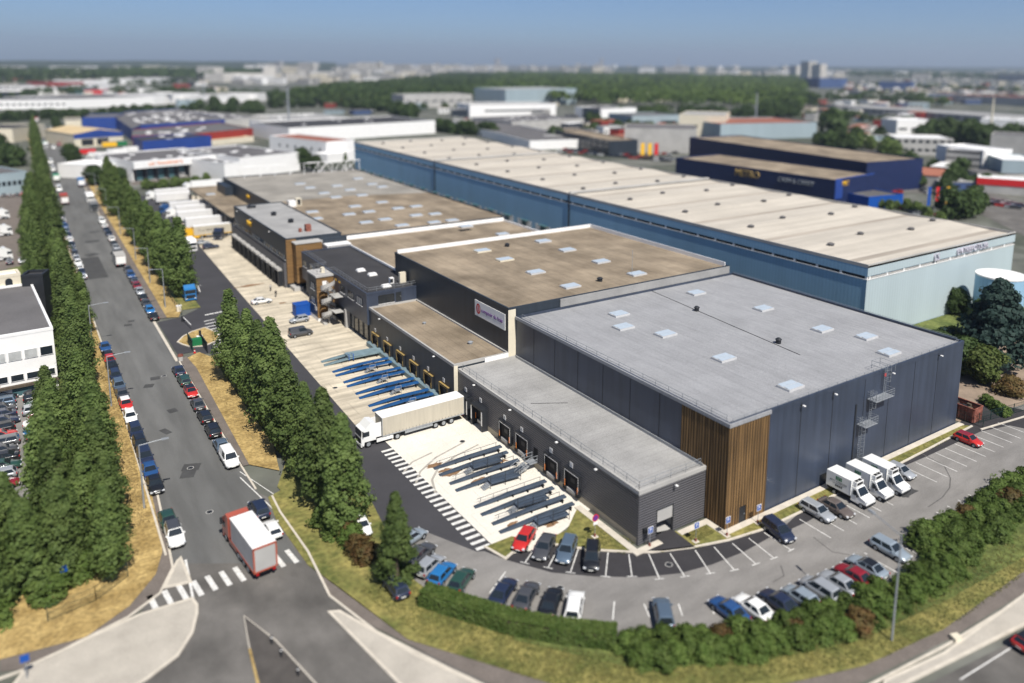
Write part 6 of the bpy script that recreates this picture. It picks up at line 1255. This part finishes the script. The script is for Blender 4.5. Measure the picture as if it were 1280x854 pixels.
bld((425,127.5),(506,126),116,40,'white','roofl','bright white flat hall in front of the wood','warehouse','warehouse'); bld((505,135),(590,133),119,40,'concw','roofl','grey hall with shed roof before the wood','warehouse','warehouse',wn=8); bld((587,147),(695,145),131,45,'white','roofl','white rounded showroom with dark glazing','showroom','showroom',wn=1); rbld((557,150),(662,176),(660,158),6,'white','roofm','long low white walled block behind the blue warehouse','warehouse','warehouse')
bld((632,133),(720,130),112,70,'pblue','roofl','pale blue grey hall at the wood edge','warehouse','warehouse'); rbld((694,162.5),(762,176),(785,172.5),9,'navy','roofb','dark long office with ribbon windows and tan roof','office','office',rows=3,wn=10); bld((640,165),(730,160),152,60,'concw','roofm','grey roofed workshops left of the dark office','workshop','workshop',extra=roofbits(12))
bld((750,153),(795,151),136,40,'white','roofl','white hall with curved gable left of the brown roof','warehouse','warehouse'); bld((728,152),(751,153),135,40,'navy','roofm','dark gable left of the white curved one','warehouse','warehouse'); bld((790,162),(850,160),145,40,'pblue','roofm','pale blue workshop with brown door','workshop','workshop',wn=2); bld((848,170),(905,172),143,50,'offw','roofl','beige shop building with dark glazing behind the navy store','shop','shop',wn=2); bld((900,175),(1020,172),155,60,'pblue','redroof','long low shop with brown roof behind the navy store','shop','shop'); bld((770,128),(850,126),118,60,'offw','roofl','sand coloured buildings inside the wood edge','building','building'); bld((780,190),(870,192),160,40,'concw','roofm','grey shed row left of the navy store','shed','shed')
def st1(r,L,D,h):
    t=text('METRO',4.2,(L*.50,-.1,h*.74),'S',M['amber'],None,depth=.1); t.parent=r; t=text('CASH & CARRY',2.6,(L*.79,-.1,h*.72),'S',M['steel'],None,depth=.1); t.parent=r
S1=rbld((845,197),(1044,225),(1092,217),11,'nvstore','roofb','navy store with yellow lettering, lower front volume','store','store',extra=st1); rbld((862,171.5),(1084,203),(1012,180),14,'nvstore','roofb','navy store, taller rear volume with tan roof','store','store')
A_,B_=at(1044,225,11),at(1092,217,11); u=(B_-A_); L=u.length; r=thing('store_sign','yellow store lettering on the blue end face of the navy store','sign',(0,0,0)); MB().box(0,-.4,3.2,L,-.08,11.3).build('sign_panel',M['rblue'],r)
t=text('METRO',2.6,(L*.3,-.45,9),'S',M['yellow'],None,depth=.1); t.parent=r; t=text('MARKET',1.3,(L*.74,-.45,9.4),'S',M['white'],None,depth=.1); t.parent=r; MB().box(L*.55,-.7,4.6,L*.98,-.42,6.8).build('sign_board',M['yellow'],r); r.location=(A_.x,A_.y,0); r.rotation_euler=(0,0,math.atan2(u.y,u.x))
bld((1085,262),(1128,258),0,18,'signb','roofm','blue trolley shelter beside the store entrance','shelter','shelter',h=5)
for i,(px,m) in enumerate(((1160,'signb'),(1170,'redp'),(1183,'yellow'))):
    p=at(px,262,0); r=thing('banner_flag',['blue','red','yellow'][i]+' tall banner flag at the boulevard','flag',(p.x,p.y,0)); MB().tube((p.x-1.2,p.y,0),(p.x-1.2,p.y,9),.1,5).build('flagpole',M['steel'],r); MB().box(p.x-1.1,p.y-.04,1.5,p.x+1.1,p.y+.04,9).build('banner',M[m],r)
for i,(px,m) in enumerate(((803,'yellow'),(812,'yellow'),(820,'redp'))):
    p=at(px,198,0); r=thing('banner_flag',['yellow banner flag, left','cream banner flag, middle','red banner flag, right'][i]+' of three by the dark long office','flag',(p.x,p.y,0)); MB().tube((p.x-1.5,p.y,0),(p.x-1.5,p.y,9),.1,5).build('flagpole',M['steel'],r); MB().box(p.x-1.4,p.y-.04,2,p.x+1.4,p.y+.04,9).build('banner',M[m],r)
bld((1120,172),(1166,172),150,25,'white','white','white cubic villa block with two dark openings','apartment_block','building',wn=3); bld((1118,193),(1190,195),172,30,'concw','white','white flat office in front of the villa block','office','office',rows=2,wn=8); bld((1180,218),(1228,222),186,30,'concw','white','white office slab with four window rows','office','office',rows=4,wn=12); bld((1226,222),(1262,220),188,30,'white','white','bright white gable right of the office slab','office','office'); bld((1250,230),(1300,232),200,30,'pblue','white','white roofed hall with blue sail at the right edge','hall','hall'); bld((1220,240),(1300,246),222,16,'concw','white','low white roofed shops with a red band','shop','shop',fascia=('redp',.55)); bld((1236,196),(1300,200),168,30,'concw','roofm','grey concrete slab at the right edge','building','building'); bld((1108,166),(1160,168),0,30,'concw','roofm','low grey block left of the villa block','building','building',h=6)
bld((1040,140),(1270,158),132,60,'concw','roofl','long low grey warehouse in the right distance','warehouse','warehouse',wn=24); bld((1225,158),(1300,162),148,30,'white','white','white low hall by the brick chimney','warehouse','warehouse'); bld((1024,110),(1058,110),98,60,'hblue','roofm','far blue shed, left of two in the right distance','shed','shed'); bld((1098,112),(1138,113),102,60,'hblue','roofm','far blue shed, right of two in the right distance','shed','shed'); bld((1190,128),(1300,134),118,40,'concw','tile','far building with terracotta roof at the right','building','building'); bld((1160,124),(1200,126),116,30,'white','tile','white house with orange roof in the right distance','house','house')
bld((1010,106),(1020,106),77,40,'palew','roofl','pale grey tower block, left of the bright pair on the skyline','tower_block','tower',rows=10,wn=4); bld((1024,107),(1032,107),80,40,'palew','roofl','bright tower block, right of the pair on the skyline','tower_block','tower',rows=9,wn=3); bld((995,100),(1004,100),82,40,'palew','roofl','pale slab block left of the tower pair','tower_block','tower',rows=6,wn=3)
bld((1242,100),(1300,103),92,60,'concw','roofl','far grey block at the right edge below the hills','building','building',rows=3,wn=6)
bld((247,97),(268,97),84,60,'glass','roofm','dark glass tower block beyond the left tree belt','tower_block','tower',rows=8,wn=8) if 0 else bld((247,99),(268,99),83,60,'concw','roofm','grey slab tower beyond the left tree belt','tower_block','tower',rows=8,wn=8); bld((268,99),(280,99),84,50,'palew','roofm','white slab beside the grey slab tower','tower_block','tower',rows=8,wn=4)
for px,py,t,m,l in ((362,166,109,'steel','slim grey chimney pole behind the pale hall'),(256,128,99,'steel','slim grey chimney pole left in the far tree belt'),(944,162,116,'steel','slim pale chimney above the shops at the right'),(1238,162,122,'offw','pale brick chimney at the right')):
    p=at(px,py,0); h=height_at(p.x,p.y,t); r=thing('chimney',l,'chimney',(p.x,p.y,0)); MB().tube((p.x,p.y,0),(p.x,p.y,h),1.2 if 'brick' in l else .8,10,r2=.6).build('stack',M[m],r); MB().tube((p.x,p.y,h),(p.x,p.y,h+.6),.8,10).build('rim',M['dark'],r)
p=at(206,130,0); r=thing('pavilion','small white roofed canopy structure on thin posts beyond the white hall','pavilion',(p.x,p.y,0)); MB().box(p.x-9,p.y-4,13,p.x+9,p.y+4,14.5).build('canopy_roof',M['white'],r)
for i in range(7): MB().box(p.x-8.5+i*2.8,p.y-3.6,0,p.x-8.1+i*2.8,p.y-3.2,13).build('post',M['concw'],r)
p=at(226,132,0)
for px,l in ((228,'left'),(241,'right')): p=at(px,133,0); r=thing('silo_tank',f'pale blue squat tank, {l} of two beyond the belt of trees','tank',(p.x,p.y,0)); MB().tube((p.x,p.y,0),(p.x,p.y,8),7,20,cap=False).build('tank_shell',M['pblue'],r,True); MB().tube((p.x,p.y,8),(p.x,p.y,8.3),7.1,20).build('tank_roof',M['concw'],r)
random.seed(77)
def shed(px,py,label,group):
    q=at(px,py,0); h,w_,d=random.uniform(3.5,8),random.uniform(10,30),random.uniform(8,16); b=MB().box(-w_/2,-d/2,-.2,w_/2,d/2,h-.3,0,'t').box(-w_/2-.2,-d/2-.2,h-.3,w_/2+.2,d/2+.2,h,1)
    for i in range(4): x=-w_/2+w_*(i+.3)/4; b.box(x,-d/2-.06,h*.35,x+w_*.12,-d/2-.01,h*.65,2)
    o=b.build('outbuilding',[M[random.choice(['white','concw','offw','palew','pblue','hblue','red','navy'])],M[random.choice(['roofl','roofm','roofm','white','tile','roofb'])],M['glass']]); o.location=q; o.rotation_euler=(0,0,random.choice((0,-.5,-YAW,.3))); tag(o,label,'building',group)
for (xa,ya,xb,yb),n,l,g in (((1000,128,1150,156),34,'small building in the crowded district along the right boulevard','small buildings right of the navy store'),((1120,205,1290,240),14,'low building by the boulevard at the right edge','low buildings by the boulevard'),((1060,155,1110,176),7,'small building between villa block and shops','small buildings by the villa block'),((690,146,860,180),30,'small workshop building beyond the cream roof','small workshops beyond the cream roof'),((400,120,690,146),30,'small building between the trees and the wood','small buildings before the wood'),((1040,106,1290,132),50,'small building in the far right district','small buildings in the far right district'),((0,100,290,122),34,'low far building in the estate below the hills','low far buildings in the left estate')):
    for i in range(n): shed(random.uniform(xa,xb),random.uniform(ya,yb),l,g)
belt(((1010,150),(1060,148),(1130,155)),18,8,'x','x',spread=20,mass=True); belt(((1060,205),(1100,215),(1130,235)),14,6,'x','x',spread=8,mass=True); belt(((700,172),(780,160),(850,165)),16,7,'x','x',spread=14,mass=True); belt(((430,135),(520,138),(700,137)),26,8,'x','x',spread=14,mass=True); belt(((1050,120),(1160,122),(1290,128)),50,11,'x','x',spread=60,mass=True); belt(((1180,235),(1240,232),(1290,240)),10,6,'x','x',spread=6,mass=True); belt(((0,116),(150,113),(290,116)),40,9,'x','x',spread=40,mass=True)
random.seed(55)
_fc={}; _fs={}
def farcar(q,rz,label,group):
    if label.startswith('tiny'):
        c=random.choice(['white','silver','dark grey','black','navy','red']); b=_fs.setdefault(c,MB()); t=R_(rz); ux,uy=math.cos(t),math.sin(t); f=lambda x,y:(q.x+x*ux-y*uy,q.y+x*uy+y*ux)
        b.prism([f(-.85,-2.1),f(.85,-2.1),f(.85,2.1),f(-.85,2.1)],.25,.9,0).prism([f(-.75,-1.7),f(.75,-1.7),f(.75,.9),f(-.75,.9)],.9,1.42,1,0); return
    c=random.choice(['white','silver','dark grey','black','navy','grey','red','white'])
    if c not in _fc:
        b=MB().box(-.85,-2.1,.25,.85,2.1,.9,0).prism([(-.75,-1.7),(.75,-1.7),(.75,.9),(-.75,.9)],.9,1.42,1,0); _fc[c]=b.mesh('parked_car',[paint(c),M['glass']])
    o=bpy.data.objects.new('parked_car',_fc[c]); COL.objects.link(o); o.location=(q.x,q.y,.02); o.rotation_euler=(0,0,R_(rz)); tag(o,label,'car',group)
for (x0,y0),(x1,y1),n,rows in (((560,146),(690,166),18,3),((780,182),(842,196),10,2),((600,150),(720,160),14,2),((1062,142),(1115,150),9,2),((700,190),(840,203),22,2),((1130,262),(1200,292),12,2),((1188,248),(1275,262),14,2),((1095,212),(1120,250),6,2)):
    for r_ in range(rows):
        for i in range(n): farcar(at(x0+(x1-x0)*(i+random.random()*.3)/n+r_*6,y0+(y1-y0)*i/n-r_*2.6),random.choice((20,24,200)),'tiny car in the crowded car parks beyond the blue warehouse','cars in the far car parks')
for i in range(44): t=i/44; q=at(1094+t*70+random.uniform(-5,9),192+t*52); farcar(q,-38,'small car on the boulevard at the right','cars on the right boulevard')
fm=MB(); mats=[]
for c,b in _fs.items():
    n=len(fm.v); k=len(mats); mats+=[paint(c)]; fm.v+=b.v; fm.f+=[tuple(n+i for i in f) for f in b.f]; fm.m+=[k if m==0 else 99 for m in b.m]
mats.append(M['glass']); fm.m=[len(mats)-1 if m==99 else m for m in fm.m]; tag(fm.build('far_parked_cars',mats),kind='stuff')
belt(((960,150),(985,140),(1005,125)),24,16,'dark tree at the right end of the wood','trees at the right end of the wood',spread=20)
belt(((1060,182),(1100,190),(1125,205)),14,9,'tree between the shops and the boulevard','trees between shops and boulevard','farl',6)
belt(((1100,262),(1140,262),(1180,282)),12,4,'shrub on the verge beside the boulevard','shrubs on the boulevard verge','farl',3,name='shrub')
belt(((1130,160),(1118,168)),6,10,'tree left of the white villa block','trees left of the villa block',spread=5)
belt(((735,150),(760,160),(800,168)),12,8,'tree among the workshops beyond the car parks','trees among the workshops',spread=8)
belt(((0,126),(30,122),(70,119),(100,119)),20,12,'tree in the far estate on the left','trees in the far left estate',spread=12,mass=True)
belt(((0,108),(80,106),(160,108),(240,106)),40,14,'hazy tree in the far estate below the hills','hazy trees below the hills',spread=30,mass=True)
belt(((1190,275),(1230,262)),6,9,'tree beside the boulevard at the right edge','trees at the right edge boulevard',spread=4)
# far left industrial estate and the town on the horizon
random.seed(33)
far=[((0,112),(24,112),106,'concw'),((12,116),(70,115),109,'white'),((60,111),(105,110),103,'red'),((105,110),(135,109),101,'white'),((34,96),(64,96),89,'white'),((64,96),(80,95),90,'palew'),((0,119),(75,118),112,'white'),((85,118),(104,118),111,'tealg'),((126,113),(152,112),107,'white'),((146,118),(158,117),113,'redp'),((160,118),(197,117),111,'white'),((100,100),(150,99),94,'palew'),((10,100),(34,100),94,'tile'),((165,106),(215,104),99,'white'),((150,103),(195,102),98,'concw'),((280,103),(330,102),92,'palew'),((330,101),(345,101),84,'palew')]
wd=['white','grey','wide white','dark red','long white','bright white','pale','low white','teal','small white','red','flat white','pale cream','reddish','long pale','grey flat','cream','tall pale']
pl=['nearest the left edge','left part of the far estate','behind the dark tree clump','right of the red one','at the foot of the hills','beside the long white far hall','just behind the long white hall','in front of the red one','below the blue roofs','near the pavilion','above the extension','along the far estate','left edge far back','middle of the far estate','centre left far back','below the left skyline','next to the slab on the skyline']
for i,(a,b_,t,m) in enumerate(far): bld(a,b_,t,70,m,'roofl' if i%2 else 'roofm',f'far {wd[i]} hall {pl[i]}','warehouse','warehouse')
def townblock(px,py,hmin,hmax,wmin,wmax,label,group,mats,nm='town_building'):
    p=at(px,py,0); h=random.uniform(hmin,hmax); w_=random.uniform(wmin,wmax); d=random.uniform(10,25); r=MB().box(-w_/2,-d/2,-.5,w_/2,d/2,h,0); n=max(2,int(h/4))
    for k in range(n): r.box(-w_/2+.8,-d/2-.05,(k+.35)*h/n,w_/2-.8,-d/2-.01,(k+.75)*h/n,1)
    o=r.build(nm,[M[random.choice(mats)],M['glass']]); o.location=p; o.rotation_euler=(0,0,-YAW+random.uniform(-.6,.6)); return tag(o,label,'building',group)
tm=['palew','palew','concw','white','offw']
for i in range(120): townblock(random.uniform(290,560),random.uniform(88,106),7,18,20,55,'pale town building behind the near end of the wood','town buildings left of the wood',tm)
for i in range(110): townblock(random.uniform(300,1010),random.uniform(84.5,92),18,48,30,90,'hazy pale block on the skyline above the wood','skyline blocks above the wood',tm,'skyline_block')
for i in range(60): townblock(random.uniform(880,1280),random.uniform(91,99),10,30,30,80,'hazy pale block on the right skyline','skyline blocks at the right',tm,'skyline_block')
for i in range(80): townblock(random.uniform(1040,1290),random.uniform(101,124),5,11,12,26,'small house among trees in the right distance','small houses in the right distance',tm+['tile'],'house')
for i in range(110): townblock(random.uniform(0,290),random.uniform(83,99),6,20,30,110,'far pale building at the foot of the left hills','buildings at the foot of the left hills',tm,'hillside_building')
for px,h,w_ in ((848,150,40),(752,110,60),(1125,150,70),(1135,140,60),(622,90,60)): 
    o=townblock(px,84,h,h,w_,w_,f'hazy blue grey tower on the horizon','horizon towers',['concw'],'tower')
o=bpy.data.objects.new('far_trees',leaf_mesh('far_trees',np.concatenate(FAR_P),np.concatenate(FAR_N),1.3,M['leafw'],rng)); COL.objects.link(o); tag(o,kind='stuff')
# hills on the horizon
hm=mat('wooded_hill',(.035,.05,.03),.95,.3,.004); b=MB(); random.seed(9)
def ridge(px0,px1,dist_row,tops):
    n=len(tops)-1; prev=None
    for i,t in enumerate(tops):
        px=px0+(px1-px0)*i/n; q=at(px,dist_row(px) if callable(dist_row) else dist_row,0); h=max(2,height_at(q.x,q.y,t)); d=(Vector((q.x,q.y,0))-Vector((CAM.x,CAM.y,0))).normalized()
        near=(q-d*900); back=q+d*1500; cur=((near.x,near.y,-1),(q.x,q.y,h),(back.x,back.y,h*.6))
        if prev:
            for a,c in ((0,1),(1,2)): b.quad(prev[a],cur[a],cur[c],prev[c])
        prev=cur
ridge(-300,420,lambda x:84+x*.006,[78,77.5,77,76.5,77,76.3,75.8,76,75.6,76,76.5,76,76.3,77,76.8,77.5,78,78.5])
ridge(700,1700,lambda x:85+x*.004,[84,83.5,83.6,83.8,84,83.6,84,84.2,84.4,84.2,84.6,85,85.4,86,86.5,87,88])
struct('hills',b,hm)
# ---------------------------------------------------------------- haze
hz=bpy.data.materials.new('haze'); hz.use_nodes=True; nt=hz.node_tree; nt.nodes.clear(); pv=nt.nodes.new('ShaderNodeVolumePrincipled'); mo=nt.nodes.new('ShaderNodeOutputMaterial')
pv.inputs['Color'].default_value=(.70,.82,1,1); pv.inputs['Density'].default_value=9e-5; pv.inputs['Anisotropy'].default_value=.2; nt.links.new(pv.outputs[0],mo.inputs['Volume'])
o=MB().box(-14500,-14500,-2,14500,14500,330,0).build('haze',hz); tag(o,kind='stuff')
for pr_ in list(_proto.values()):
    if pr_.get('unused'):
        for c in list(pr_.children): bpy.data.objects.remove(c)
        bpy.data.objects.remove(pr_)
